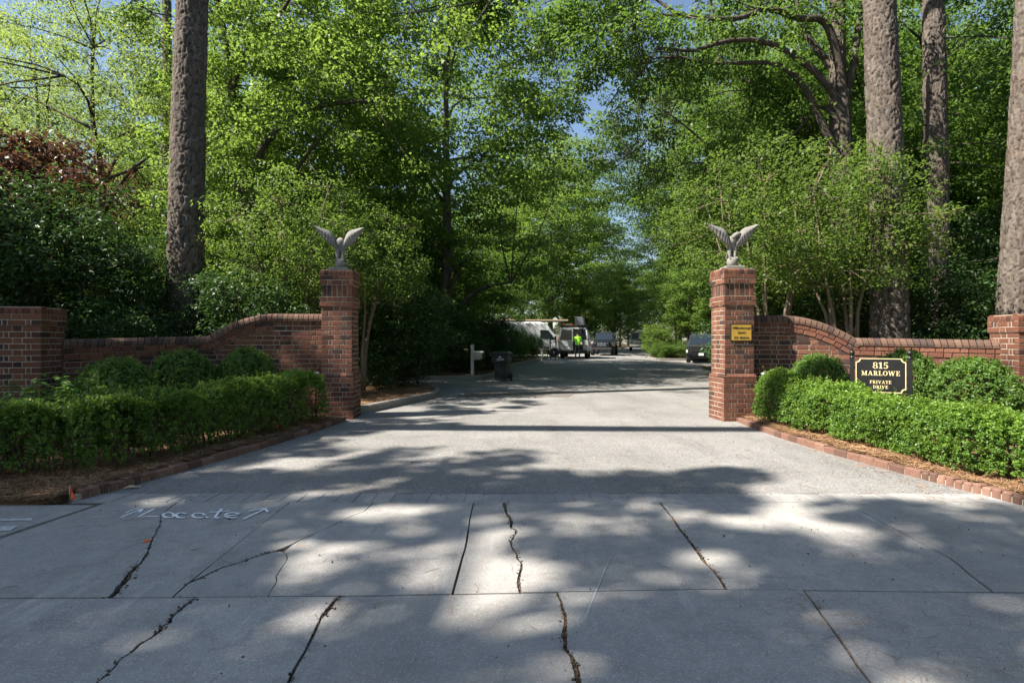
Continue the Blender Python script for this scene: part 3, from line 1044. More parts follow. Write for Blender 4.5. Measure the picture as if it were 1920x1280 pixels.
# ------------------------------------------------------------------ eagles on the pillars
def wing_mesh(lead, trail, k, thick=.032):
    """wing between its leading and trailing edge, feathers as ridges, swept a little forward at the tip"""
    def curve(P, t):
        t *= len(P) - 1
        i = min(int(t), len(P) - 2)
        f = t - i
        p0, p1, p2, p3 = [np.array(P[min(max(j, 0), len(P) - 1)], float) for j in (i - 1, i, i + 1, i + 2)]
        return .5 * ((2 * p1) + (p2 - p0) * f + (2 * p0 - 5 * p1 + 4 * p2 - p3) * f * f + (3 * p1 - p0 - 3 * p2 + p3) * f ** 3)
    NU, NV = 30, 11
    fr, bk = [], []
    for i in range(NU):
        u = i / (NU - 1)
        A, B = curve(lead, u), curve(trail, u)
        for j in range(NV):
            v = j / (NV - 1)
            p = A + (B - A) * v
            if v > .55: p = p + (B - A) * .05 * (v - .55) / .45 * math.sin(i * 2.1)
            th = thick * (1 - .65 * u) * (1 - .55 * v)
            rib = .009 * math.sin(i * 2.1 + v * 2) * (1 if v > .35 else 0) + .006 * math.cos(v * 9.5)
            y = -.05 * math.sin(u * 2.6) - .035 * math.sin(v * 3)
            fr.append((p[0], y - th + rib, p[1]))
            bk.append((p[0], y + th * .6, p[1]))
    vs = fr + bk
    o = NU * NV
    fs = []
    for i in range(NU - 1):
        for j in range(NV - 1):
            a = i * NV + j
            fs.append((a, a + 1, a + NV + 1, a + NV))
            fs.append((o + a, o + a + NV, o + a + NV + 1, o + a + 1))
    for i in range(NU - 1):
        a, b = i * NV, i * NV + NV - 1
        fs.append((a, a + NV, o + a + NV, o + a)); fs.append((b, o + b, o + b + NV, b + NV))
    for j in range(NV - 1):
        fs.append((j, o + j, o + j + 1, j + 1)); b = (NU - 1) * NV + j
        fs.append((b, b + 1, o + b + 1, o + b))
    m = MB(); m.add(vs, fs, True)
    return m.mesh("wing", M['stone'])

def eagle(label, loc, rz, head_side):
    t = thing("eagle_statue", label, "statue", loc, rz, "stone eagles on the gate pillars")
    k = .00092
    P = lambda a: [((x - 725) * k, (1120 - y) * k) for x, y in a]
    b = MB(); b.box((0, 0, .024), (.34, .34, .048), ch=.008); b.build("base", M['stone'], t)
    prof = [(.0, .048), (.06, .05), (.082, .07), (.096, .105), (.098, .14), (.088, .18), (.066, .208), (.0, .215)]
    b = MB(); b.lathe(prof, seg=20); b.build("ball", M['stone'], t)
    for s in (-1, 1):
        b = MB()
        b.tube([(s * .045, -.02, .2), (s * .047, -.01, .25), (s * .05, 0, .31), (s * .045, .01, .38), (s * .035, .015, .43)], [.024, .026, .036, .048, .05], 10)
        for q in (-.5, 0, .5):
            b.tube([(s * .045, -.02, .212), (s * .045 + q * .04, -.055, .205), (s * .045 + q * .06, -.08, .178)], [.013, .012, .005], 6)
        b.build("leg", M['stone'], t)
    b = MB()
    rings = []
    for z, rx, ry, y in ((.33, .02, .02, .06), (.37, .055, .05, .05), (.42, .078, .068, .03), (.48, .088, .08, .01), (.54, .085, .075, 0), (.575, .065, .06, .0), (.6, .03, .03, .0)):
        rings.append([(rx * math.cos(a) * 1, y + ry * math.sin(a), z) for a in [i * math.pi / 8 for i in range(16)]])
    b.loft(rings, True)
    # tail behind the legs
    b.loft([[(-.04, .05, .42), (.04, .05, .42), (.04, .08, .42), (-.04, .08, .42)], [(-.075, .1, .22), (.075, .1, .22), (.075, .12, .22), (-.075, .12, .22)]])
    b.build("body", M['stone'], t)
    b = MB()
    s = head_side
    if s:
        b.tube([(s * .0, -.03, .55), (s * .03, -.055, .6), (s * .07, -.06, .625), (s * .115, -.06, .63), (s * .135, -.06, .625)], [.05, .046, .043, .03, .02], 10)
        b.tube([(s * .13, -.06, .63), (s * .165, -.06, .625), (s * .185, -.06, .605)], [.019, .014, .003], 8)
    else:
        b.tube([(0, .02, .55), (0, .05, .585), (0, .085, .592), (.0, .12, .585)], [.05, .042, .038, .025], 10)
        b.tube([(0, .115, .587), (0, .145, .58), (0, .16, .56)], [.018, .013, .003], 8)
    b.build("head", M['stone'], t)
    L = P([(650, 560), (628, 480), (585, 385), (510, 325), (385, 285), (290, 248), (218, 215)])
    Lt = P([(690, 700), (620, 672), (540, 610), (455, 535), (365, 430), (280, 330), (216, 232)])
    R = P([(800, 560), (825, 470), (870, 380), (935, 322), (1050, 285), (1130, 262), (1200, 243)])
    Rt = P([(770, 700), (845, 690), (925, 625), (1010, 560), (1085, 455), (1150, 370), (1212, 268)])
    for a, b_ in ((L, Lt), (R, Rt)):
        link("wing", wing_mesh(a, b_, 1), t)
eagle("stone eagle with spread wings on the left gate pillar, head turned away", (PL[0], PL[1] - .02, ZTOP), RL + .03, 0)
eagle("stone eagle with spread wings on the plaque pillar, head turned right", (PR[0], PR[1], ZTOP), RR - .1, 1)

# ------------------------------------------------------------------ lettering
def text_mesh(txt, size, mat, shear=0.0, depth=.0015, space=1.0, bold=0.0):
    cu = bpy.data.curves.new("text", 'FONT')
    cu.body = txt; cu.size = size; cu.shear = shear; cu.extrude = depth; cu.align_x = 'CENTER'; cu.align_y = 'CENTER'
    cu.space_character = space; cu.offset = bold
    cu.resolution_u = 3
    o = bpy.data.objects.new("text_source", cu)
    COL.objects.link(o)
    dg = bpy.context.evaluated_depsgraph_get()
    me = bpy.data.meshes.new_from_object(o.evaluated_get(dg))
    bpy.data.objects.remove(o)
    me.materials.clear(); me.materials.append(mat)
    return me

def ring(cx, cy, rx, ry, tx, ty, a0, a1, n=14):
    """strokes of a bowl: thick at the sides, thin at top and bottom"""
    out = []
    for i in range(n):
        q = []
        for a in (a0 + (a1 - a0) * i / n, a0 + (a1 - a0) * (i + 1) / n):
            q.append(((cx + rx * math.cos(a), cy + ry * math.sin(a)), (cx + (rx - tx) * math.cos(a), cy + (ry - ty) * math.sin(a))))
        out.append([q[0][1], q[0][0], q[1][0], q[1][1]])
    return out
def R_(x0, y0, x1, y1): return [(x0, y0), (x1, y0), (x1, y1), (x0, y1)]
def D_(xa, ya, xb, yb, w): return [(xa - w / 2, ya), (xa + w / 2, ya), (xb + w / 2, yb), (xb - w / 2, yb)]
PI = math.pi
K, N_, S_ = .2, .09, .08
def glyph(c):
    if c == 'I': return .44, [R_(.12, 0, .32, 1), R_(0, 0, .44, S_), R_(0, 1 - S_, .44, 1)]
    if c == 'L': return .72, [R_(.12, 0, .32, 1), R_(0, 0, .7, S_), R_(0, 1 - S_, .44, 1), R_(.62, 0, .7, .3)]
    if c == 'E': return .74, [R_(.12, 0, .32, 1), R_(0, 0, .72, S_), R_(0, 1 - S_, .68, 1), R_(.64, 0, .72, .28), R_(.6, .74, .68, 1), R_(.3, .47, .52, .55), R_(.48, .38, .55, .64)]
    if c == 'T': return .78, [R_(.29, 0, .49, 1), R_(.17, 0, .61, S_), R_(0, 1 - S_, .78, 1), R_(0, .72, .07, 1), R_(.71, .72, .78, 1)]
    if c == 'P': return .72, [R_(.12, 0, .32, 1), R_(0, 0, .44, S_), R_(0, 1 - S_, .4, 1)] + ring(.4, .74, .3, .26, .18, S_, -PI / 2, PI / 2)
    if c == 'R': return .82, [R_(.12, 0, .32, 1), R_(0, 0, .44, S_), R_(0, 1 - S_, .4, 1)] + ring(.4, .75, .29, .25, .18, S_, -PI / 2, PI / 2) + [D_(.68, 0, .47, .53, .2), R_(.6, 0, .84, S_)]
    if c == 'D': return .84, [R_(.12, 0, .32, 1), R_(0, 0, .42, S_), R_(0, 1 - S_, .42, 1)] + ring(.4, .5, .42, .5, .19, S_, -PI / 2, PI / 2)
    if c == 'O': return .86, ring(.43, .5, .43, .51, .19, S_, 0, 2 * PI, 24)
    if c == 'A': return .92, [D_(.14, 0, .46, 1, .09), D_(.74, 0, .46, 1, .2), R_(.26, .3, .66, .37), R_(0, 0, .3, S_), R_(.58, 0, .92, S_)]
    if c == 'V': return .9, [D_(.46, 0, .18, 1, .2), D_(.46, 0, .76, 1, .09), R_(0, 1 - S_, .36, 1), R_(.62, 1 - S_, .9, 1)]
    if c == 'W': return 1.28, [D_(.4, 0, .16, 1, .19), D_(.4, 0, .64, 1, .09), D_(.88, 0, .64, 1, .19), D_(.88, 0, 1.12, 1, .09), R_(0, 1 - S_, .34, 1), R_(.96, 1 - S_, 1.28, 1)]
    if c == 'M': return 1.1, [R_(.14, 0, .22, 1), R_(.8, 0, 1.0, 1), D_(.54, .06, .2, 1, .19), D_(.54, .06, .86, 1, .09), R_(0, 0, .36, S_), R_(.7, 0, 1.1, S_), R_(0, 1 - S_, .26, 1), R_(.86, 1 - S_, 1.1, 1)]
    if c == '1': return .56, [R_(.18, 0, .4, 1), R_(.02, 0, .56, S_), D_(.06, .78, .2, .97, .16)]
    if c == '5': return .66, [R_(.08, .48, .17, 1), R_(.08, .86, .6, 1)] + ring(.3, .31, .34, .32, .2, S_, -PI * .85, PI * .72, 20)
    if c == '8': return .7, ring(.35, .26, .35, .28, .18, S_, 0, 2 * PI, 22) + ring(.35, .75, .3, .26, .15, S_, 0, 2 * PI, 22)
    return .4, []
def serif_line(txt, h, mat, name, parent, x, z, y, space=.12, wide=1.0):
    adv, polys = 0, []
    for c in txt:
        w, ps = glyph(c)
        polys += [[((p[0] * wide + adv), p[1]) for p in q] for q in ps]
        adv += w * wide + space
    adv -= space
    m = MB()
    for i, q in enumerate(polys):
        m.prism([((p[0] - adv / 2) * h + x, p[1] * h + z) for p in q], .0, .002 + .00006 * (i % 40), lambda a, b, c_: (a, y - c_, b))
    return m.build(name, mat, parent)

# brass plaque on the right pillar
t = thing("plaque", "square brass plaque with engraved italic lettering on the right gate pillar", "plaque",
          (PR[0] + rot2(.02, -HSH - .012, RR)[0], PR[1] + rot2(.02, -HSH - .012, RR)[1], 1.56), RR)
b = MB(); b.box((0, 0, 0), (.375, .02, .285), ch=.004); b.build("brass_sheet", M['brass'], t)
b = MB()
for x, z, w, h in ((0, .148, .39, .012), (0, -.148, .39, .012), (-.192, 0, .012, .284), (.192, 0, .012, .284)): b.box((x, 0, z), (w, .026, h))
b.build("frame", M['ink'], t)
for txt, z, s in (("Williamsborough", .078, .054), ("Square", -.002, .056), ("815  Marlowe", -.092, .052)):
    link("lettering", text_mesh(txt, s, M['ink'], .42, .001, .93, .0006), t, (0, -.0125, z), (PI / 2, 0, 0))

# estate sign between the right hedge and wall
A, B = Vector((4.95, 8.28)), Vector((5.56, 7.95))
mid = (A + B) / 2
ang = math.atan2((B - A).y, (B - A).x)
WS = (B - A).length
t = thing("street_sign", "black sign with gold numbers and letters on two black posts behind the right hedge", "sign", (mid.x, mid.y, .05), ang)
for s in (-1, 1):
    b = MB(); b.box((s * WS / 2, 0, .555), (.058, .058, 1.11), ch=.004); p = b.build("post", M['black'], t)
    b = MB(); b.lathe([(.0, 1.198), (.036, 1.2), (.036, 1.212), (.022, 1.222), (.014, 1.232), (.014, 1.24), (.028, 1.25), (.036, 1.268), (.034, 1.29), (.02, 1.308), (.0, 1.312)], (s * WS / 2, 0, -.09), 14)
    b.build("finial", M['black'], p)
PW, PH, PZ, NR = WS - .075, .5, .865, .05
def notched(w, h, r, n=6):
    out = []
    for (cx, cz, a0) in ((w / 2, -h / 2, PI), (w / 2, h / 2, 1.5 * PI), (-w / 2, h / 2, 2 * PI), (-w / 2, -h / 2, .5 * PI)):
        for k in range(n + 1):
            a = a0 - PI / 2 * k / n
            out.append((cx + r * math.cos(a), cz + r * math.sin(a)))
    return out
b = MB(); b.prism(notched(PW, PH, NR)[::-1], -.012, .012, lambda a, b_, c_: (a, c_, PZ + b_)); pn = b.build("panel", M['black'], t)
o1, o2 = notched(PW - .012, PH - .012, NR), notched(PW - .034, PH - .034, NR + .002)
b = MB()
for k in range(len(o1)):
    j = (k + 1) % len(o1)
    b.prism([o1[k], o1[j], o2[j], o2[k]], 0, .003, lambda a, b_, c_: (a, -.0125 - c_, PZ + b_))
b.build("border", M['gold'], t)
for s in (-1, 1):
    b = MB(); b.box((s * (PW / 2 + .012), 0, PZ + .1), (.03, .02, .03)); b.box((s * (PW / 2 + .012), 0, PZ - .12), (.03, .02, .03)); b.build("bracket", M['black'], t)
serif_line("815", .088, M['gold'], "lettering", t, 0, PZ + .1, -.0122, .1, 1.0)
serif_line("MARLOWE", .066, M['gold'], "lettering", t, 0, PZ + .0, -.0122, .1, 1.0)
serif_line("PRIVATE", .044, M['gold'], "lettering", t, 0, PZ - .115, -.0122, .1, 1.0)
serif_line("DRIVE", .044, M['gold'], "lettering", t, 0, PZ - .185, -.0122, .1, 1.0)

# ------------------------------------------------------------------ foliage
def unit(n, r):
    v = r.normal(size=(n, 3))
    return v / np.linalg.norm(v, axis=1)[:, None]

def leaf_arrays(P, NRM, DIR, L, Wd, r, fold=.18, curl=.12):
    n = len(P)
    T = DIR - NRM * np.sum(DIR * NRM, axis=1)[:, None]
    T /= np.linalg.norm(T, axis=1)[:, None] + 1e-9
    Bv = np.cross(NRM, T)
    s = r.uniform(.65, 1.3, n)[:, None]
    l, w = L * s, Wd * s
    V = np.empty((n, 4, 3))
    V[:, 0] = P
    V[:, 1] = P + T * l * .45 + Bv * w * .5 + NRM * w * fold
    V[:, 2] = P + T * l - NRM * l * curl
    V[:, 3] = P + T * l * .45 - Bv * w * .5 + NRM * w * fold
    Q = np.arange(n * 4).reshape(n, 4)
    return V.reshape(-1, 3), Q

def leaf_cloud(name, C, RAD, per, L, Wd, mat, r, up=.8, outw=.35, rand=.7, droop=.35, shell=.45, tint=None):
    """leaves gathered into clumps: C clump centres, RAD their half sizes"""
    C, RAD = np.asarray(C, float), np.asarray(RAD, float)
    m = len(C)
    cnt = np.maximum(3, (per * r.uniform(.6, 1.4, m)).astype(int))
    idx = np.repeat(np.arange(m), cnt)
    n = len(idx)
    d = unit(n, r)
    rr = (shell + (1 - shell) * r.random(n) ** .5)[:, None] * r.uniform(.75, 1.15, n)[:, None]
    P = C[idx] + d * rr * RAD[idx]
    NRM = np.array([0, 0, 1.0]) * up + d * outw + unit(n, r) * rand
    NRM /= np.linalg.norm(NRM, axis=1)[:, None]
    DIR = unit(n, r) + d * .6 - np.array([0, 0, 1.0]) * droop
    V, Q = leaf_arrays(P, NRM, DIR, L, Wd, r)
    base = r.random(m)[idx] if tint is None else tint[idx]
    rnd = np.clip(base * .5 + r.random(n) * .5, 0, 1)
    return np_mesh(name, V, Q, M[mat], rnd)

def bend(a, b, sag, r, n=5, wob=.12):
    a, b = np.array(a, float), np.array(b, float)
    L = np.linalg.norm(b - a)
    out = []
    off = r.normal(size=3) * wob * L * .4
    for i in range(n):
        t = i / (n - 1)
        p = a + (b - a) * t + off * math.sin(t * PI) + np.array([0, 0, sag * L * math.sin(t * PI)])
        out.append(p)
    return out

def broadleaf(seed, H, R, z0, nclump, per, L, Wd, leafmat, barkmat, tr=.2, clump=.6, gaps=.0, lean=(0, 0), flat=.5, droop=.35, shape=1.0, limbs=10, fork=None):
    """trunk mesh and crown mesh of a broad-leaved tree standing at the origin"""
    r = np.random.default_rng(seed)
    zc, hz = (z0 + H) / 2, (H - z0) / 2
    ph = r.uniform(0, 2 * PI, 6)
    C, RAD = [], []
    tries = 0
    while len(C) < nclump and tries < nclump * 30:
        tries += 1
        d = unit(1, r)[0]
        az = math.atan2(d[1], d[0])
        ir = 1 + .22 * math.sin(2 * az + ph[0] + d[2] * 2) + .16 * math.sin(5 * az + ph[1] + d[2] * 5) + .1 * math.sin(9 * az + 7 * d[2] + ph[2])
        rad = (.38 + .62 * r.random() ** .6) * ir
        if gaps and math.sin(az * 3 + d[2] * 6 + ph[3]) + math.sin(az * 7 - d[2] * 4 + ph[4]) > 2 - 2.2 * gaps: continue
        p = np.array([d[0] * R * rad, d[1] * R * rad, zc + d[2] * hz * min(rad, 1.05)])
        f = (p[2] - z0) / (H - z0)
        k = (1 - .35 * f) if shape < 1 else 1.0
        p[0] = p[0] * k + lean[0] * f; p[1] = p[1] * k + lean[1] * f
        C.append(p)
        q = clump * r.uniform(.6, 1.5)
        RAD.append((q, q, q * flat))
    mb = MB()
    nt = 8
    tp = []
    wob = r.normal(size=(nt, 2)) * .12 * (H / 14)
    for i in range(nt):
        f = i / (nt - 1)
        tp.append((wob[i][0] * f + lean[0] * f * f * .8, wob[i][1] * f + lean[1] * f * f * .8, H * .85 * f - .1 * (i == 0)))
    rad = [tr * (1.35 if i == 0 else 1 - .88 * (i / (nt - 1))) for i in range(nt)]
    mb.tube(tp, rad, 10)
    tpn = np.array(tp)
    ends = []
    order = r.permutation(len(C))
    for k in order[:limbs]:
        c = C[k]
        zt = max(z0 * .6, c[2] - (.35 + .5 * r.random()) * np.hypot(c[0], c[1]) * .9)
        zt = min(zt, H * .75)
        i = min(int(zt / (H * .85) * (nt - 1)), nt - 2)
        f = zt / (H * .85) * (nt - 1) - i
        a = tpn[i] + (tpn[i + 1] - tpn[i]) * f
        w = max(tr * (1 - .85 * zt / (H * .85)) * .6, .02)
        path = bend(a, c, .1, r, 6, .16)
        mb.tube(path, [w * (1 - .8 * j / 5) for j in range(6)], 7)
        ends += path[2:]
    E = np.array(ends)
    for k in order[limbs:limbs * 6]:
        c = C[k]
        j = np.argmin(np.linalg.norm(E - c, axis=1))
        path = bend(E[j], c, .05, r, 4, .2)
        mb.tube(path, [.03 * H / 14, .02 * H / 14, .014, .006], 5, cap=False)
    trunk = mb.mesh("trunk", M[barkmat])
    crown = leaf_cloud("crown", C, RAD, per, L, Wd, leafmat, r, droop=droop)
    return trunk, crown

def tree(name, label, cat, meshes, loc, rz=0.0, s=1.0, group=None):
    t = thing(name, label, cat, loc, rz, group)
    t.scale = (s, s, s) if isinstance(s, (int, float)) else s
    link("trunk" if cat == "tree" else "stems", meshes[0], t)
    link("crown" if cat == "tree" else "foliage", meshes[1], t)
    return t

# -- pine with plated bark
def pine_trunk(seed, H=24.5, R0=.36, taper=.6):
    r = np.random.default_rng(seed)
    na, nz = 84, 560
    th = np.linspace(0, 2 * PI, na, endpoint=False)
    zz = np.concatenate([np.linspace(-.15, 10.5, nz - 60), np.linspace(10.7, H, 60)])
    cw, chh = .1, .33                        # size of a bark plate
    per = int(round(2 * PI * R0 / cw))
    rows = int(H / chh) + 8
    TH, ZZ = np.meshgrid(th, zz)
    U = TH / (2 * PI) * per
    Vv = ZZ / chh + 1
    wx = .2 * np.sin(Vv * 2.9 + 3 * np.sin(TH * 4)) + .07 * np.sin(Vv * 9.3 + TH * 9)
    wy = .16 * np.sin(TH * 9 + Vv * 1.7) + .07 * np.sin(TH * 23 - Vv * 3.1)
    U = U + wx; Vv = Vv + wy + .35
    jx, jy = r.uniform(-.42, .42, (rows + 3, per)), r.uniform(-.42, .42, (rows + 3, per))
    hh = r.uniform(0, 1, (rows + 3, per))
    f1 = np.full(U.shape, 9.0); f2 = np.full(U.shape, 9.0); h1 = np.zeros(U.shape)
    iu, iv = np.floor(U).astype(int), np.maximum(np.floor(Vv).astype(int), 1)
    for dv in (-1, 0, 1):
        for du in (-1, 0, 1):
            a, b = (iu + du), np.clip(iv + dv, 0, rows - 1)
            am = a % per
            cx, cy = a + .5 + jx[b, am], (iv + dv) + .5 + jy[b, am]
            d = np.hypot(U - cx, (Vv - cy))
            m = d < f1
            f2 = np.where(m, f1, np.minimum(f2, d))
            h1 = np.where(m, hh[b, am], h1)
            f1 = np.where(m, d, f1)
    e = np.clip((f2 - f1) / .16, 0, 1)
    prof = R0 * (1 - taper * np.clip(ZZ / H, 0, 1)) + .16 * np.exp(-np.clip(ZZ, 0, 9) / .45) * R0
    disp = (e ** .6) * .03 + h1 * .02 * e - .015 + .006 * np.sin(TH * 31 + ZZ * 23 + 7 * h1) * e + .012 * np.clip(Vv - np.floor(Vv) - .5, -.5, .5) * e
    Rr = prof + disp
    sx = .05 * np.sin(ZZ * .35 + seed); sy = .05 * np.cos(ZZ * .29 + seed)
    Vt = np.stack([Rr * np.cos(TH) + sx, Rr * np.sin(TH) + sy, ZZ], -1).reshape(-1, 3)
    i, j = np.meshgrid(np.arange(na), np.arange(nz - 1))
    a = (j * na + i).ravel(); b = (j * na + (i + 1) % na).ravel()
    Q = np.stack([a, b, b + na, a + na], 1)
    me = np_mesh("trunk", Vt, Q, M['pine_bark'], smooth=True)
    at_ = me.attributes.new("crack", 'FLOAT', 'POINT')
    at_.data.foreach_set("value", (e * (.4 + .6 * h1)).astype(np.float32).ravel())
    return me

def needle_cloud(name, C, rad, per, L, W, r, mat='needle'):
    C = np.asarray(C, float)
    idx = np.repeat(np.arange(len(C)), per)
    n = len(idx)
    d = unit(n, r)
    d[:, 2] = d[:, 2] * .8 + .1
    P = C[idx] + unit(n, r) * (r.random(n) ** .5)[:, None] * rad
    NRM = np.cross(d, unit(n, r)); NRM /= np.linalg.norm(NRM, axis=1)[:, None] + 1e-9
    V, Q = leaf_arrays(P, NRM, d, L, W, r, 0, .1)
    return np_mesh(name, V, Q, M[mat], np.clip(r.random(n) * .5 + r.random(len(C))[idx] * .5, 0, 1))

def pine_crown(seed, z0, z1, R, n):
    r = np.random.default_rng(seed)
    C, mb = [], MB()
    for k in range(n):
        z = z0 + (z1 - z0) * r.random()
        a = r.uniform(0, 2 * PI)
        ll = R * (1 - .6 * (z - z0) / (z1 - z0)) * r.uniform(.6, 1.1)
        e = np.array([math.cos(a) * ll, math.sin(a) * ll, z + ll * r.uniform(-.05, .3)])
        path = bend((0, 0, z), e, -.06, r, 5, .1)
        mb.tube(path, [.06, .045, .035, .022, .01], 6, cap=False)
        for q in range(7):
            p = path[2] + (path[4] - path[2]) * r.random() + r.normal(size=3) * .3
            C.append(p)
    return mb, needle_cloud("crown", C, .22, 90, .24, .012, r)
# ------------------------------------------------------------------ trees and shrubs
T_ = {}
T_['maple1'] = broadleaf(11, 15.5, 5.0, 2.2, 430, 190, .11, .085, 'maple', 'grey_bark', .2, .78, .3, limbs=16, flat=.32)
T_['maple2'] = broadleaf(12, 14.0, 4.6, 2.6, 380, 180, .11, .085, 'maple', 'grey_bark', .18, .75, .45, (.8, 0), limbs=15, flat=.32)
T_['airy'] = broadleaf(13, 14.5, 5.2, 3.0, 520, 95, .105, .042, 'airy', 'oak_bark', .2, .6, .55, (-.6, 0), limbs=12)
T_['oak'] = broadleaf(14, 14.0, 5.0, 3.6, 380, 140, .125, .07, 'oakleaf', 'oak_bark', .24, .65, .5, limbs=12)
T_['low'] = broadleaf(15, 7.5, 3.0, .6, 300, 105, .12, .085, 'maple', 'grey_bark', .1, .5, .2, limbs=10)
T_['dark'] = broadleaf(16, 9.0, 3.4, .5, 380, 100, .12, .075, 'oakleaf', 'oak_bark', .13, .55, .15, limbs=10)
T_['red'] = broadleaf(17, 5.6, 2.3, 2.2, 170, 100, .1, .06, 'redleaf', 'oak_bark', .1, .45, .3, limbs=9)
T_['holly'] = broadleaf(18, 4.6, 1.9, .15, 330, 95, .1, .042, 'holly', 'twig', .05, .36, .0, limbs=14, flat=.75, droop=.1)
T_['holly2'] = broadleaf(19, 3.4, 1.6, .1, 260, 95, .095, .042, 'holly', 'twig', .05, .34, .0, limbs=14, flat=.75, droop=.1)
T_['shrub'] = broadleaf(20, 2.3, 1.25, .15, 170, 85, .085, .045, 'oakleaf', 'twig', .03, .3, .1, limbs=12, flat=.7, droop=.1)
T_['round'] = broadleaf(22, 2.2, 1.1, .25, 170, 85, .09, .05, 'crape', 'twig', .03, .26, .0, limbs=12, flat=.8, droop=.1)

def crape(seed, H, R, nst, ncl, per, spread=.9):
    """several slender stems rising from one foot, leaves from head height up"""
    r = np.random.default_rng(seed)
    mb = MB(); ends = []
    for k in range(nst):
        a = 2 * PI * k / nst + r.uniform(-.3, .3)
        h = H * r.uniform(.7, .95)
        ll = R * r.uniform(.4, .8) * spread
        p0 = np.array([math.cos(a) * .12 * r.uniform(.5, 1.8), math.sin(a) * .12, -.05])
        p1 = np.array([math.cos(a) * ll * .35, math.sin(a) * ll * .35, h * .45])
        p2 = np.array([math.cos(a) * ll, math.sin(a) * ll, h])
        path = bend(p0, p1, 0, r, 4, .06)[:-1] + bend(p1, p2, .03, r, 5, .1)
        mb.tube(path, [.05 * (1 - .8 * i / (len(path) - 1)) for i in range(len(path))], 7)
        ends += path[3:]
    E = np.array(ends)
    C, RAD = [], []
    for k in range(ncl):
        d = unit(1, r)[0]
        rad = .35 + .65 * r.random() ** .6
        zc, hz = H * .72, H * .31
        c = np.array([d[0] * R * rad, d[1] * R * rad, zc + d[2] * hz * rad])
        C.append(c); q = r.uniform(.2, .45); RAD.append((q, q, q * .7))
        if k % 2 == 0:
            j = np.argmin(np.linalg.norm(E - c, axis=1))
            mb.tube(bend(E[j], c, .03, r, 4, .15), [.016, .012, .008, .004], 4, cap=False)
    return mb.mesh("stems", M['tan_bark']), leaf_cloud("foliage", C, RAD, per, .075, .038, 'crape', r, droop=.15, up=.6)
T_['crape1'] = crape(31, 5.6, 2.2, 9, 230, 80)
T_['crape2'] = crape(32, 5.2, 1.9, 7, 190, 80)

# -- pines: plated trunks, crowns high above the picture
PT = [pine_trunk(41), pine_trunk(42, 24.5, .3, .55)]
PCb, PC = pine_crown(43, 19.5, 25, 3.0, 30)
PCb = PCb.mesh("branches", M['twig'])
def pine(label, loc, R, lean=(0, 0), rz=0.0, which=0, h=1.0, crown=True):
    t = thing("pine_tree", label, "tree", loc, 0, "tall pines by the gate")
    s = R / (.36, .3)[which]
    t.rotation_euler = (lean[1], lean[0], 0)
    o = link("trunk", PT[which], t, rot=(0, 0, rz), scale=(s, s, h))
    if crown:
        link("branches", PCb, t, scale=(1, 1, h)); link("crown", PC, t, scale=(1, 1, h))
    return t
pine("thick pine trunk with plated bark rising behind the left wall", (-7.2, 12.6, 0), .37, (.012, 0), 0.5, 0)
pine("thickest of the pine trunks behind the right wall, standing right of the oak", (8.0, 12.1, 0), .35, (-.018, 0), 2.0, 0)
pine("dark slender pine trunk close behind the thickest right pine", (7.9, 13.6, 0), .2, (-.01, 0), 1.0, 1)
pine("pine trunk standing midway along the sunlit right low wall", (10.6, 14.2, 0), .27, (-.012, 0), 4.0, 1)
pine("pine trunk at the right edge behind the end pier", (9.72, 11.1, 0), .31, (.052, 0), 3.0, 0)
pine("slim distant pine trunk in the trees left of the thick left pine", (-13.5, 22, 0), .2, (.01, 0), .3, 1, 1.05)

# -- the oak with bending limbs behind the right wall
def limb(mb, pts, w0, w1, d0, d1):
    n = len(pts)
    P = [at(u, v, d0 + (d1 - d0) * i / (n - 1)) for i, (u, v) in enumerate(pts)]
    # rounded path
    Q = []
    for i in range(n - 1):
        p = [np.array(P[min(max(j, 0), n - 1)]) for j in (i - 1, i, i + 1, i + 2)]
        for k in range(4):
            t = k / 4
            Q.append(.5 * ((2 * p[1]) + (p[2] - p[0]) * t + (2 * p[0] - 5 * p[1] + 4 * p[2] - p[3]) * t * t + (3 * p[1] - p[0] - 3 * p[2] + p[3]) * t ** 3))
    Q.append(np.array(P[-1]))
    m = len(Q)
    mb.tube(Q, [w0 + (w1 - w0) * (i / (m - 1)) ** .8 for i in range(m)], 8)
    return Q
r = np.random.default_rng(51)
mb = MB()
ob = at(1612, 640, 13.4)
ends = []
limb(mb, [(1612, 742), (1600, 600), (1592, 470), (1588, 380), (1586, 270), (1580, 170)], .23, .13, 13.4, 13.4)
ends += limb(mb, [(1582, 185), (1570, 105), (1545, 40), (1500, 35), (1440, 18), (1380, 35), (1300, 32), (1262, 22)], .115, .04, 13.4, 12.6)
ends += limb(mb, [(1584, 230), (1555, 165), (1500, 112), (1430, 78), (1360, 78), (1300, 95), (1235, 90)], .1, .035, 13.4, 13.0)
ends += limb(mb, [(1588, 330), (1545, 240), (1505, 160), (1460, 122), (1400, 118), (1330, 118), (1270, 106)], .1, .03, 13.4, 13.6)
ends += limb(mb, [(1580, 175), (1560, 130), (1510, 60), (1490, -10), (1480, -80)], .1, .05, 13.4, 14.5)
ends += limb(mb, [(1583, 240), (1540, 200), (1500, 240), (1440, 290), (1370, 305), (1290, 305)], .06, .02, 13.4, 14.5)
ends += limb(mb, [(1300, 32), (1230, 30), (1170, 60), (1110, 55), (1060, 95)], .04, .012, 12.8, 13.4)
ends += limb(mb, [(1262, 22), (1200, -20), (1140, -40), (1080, -10)], .04, .012, 12.6, 13.4)
ends += limb(mb, [(1290, 305), (1230, 320), (1180, 290)], .02, .008, 14.5, 14.8)
ends += limb(mb, [(1235, 90), (1190, 150), (1160, 170)], .03, .01, 13.0, 13.6)
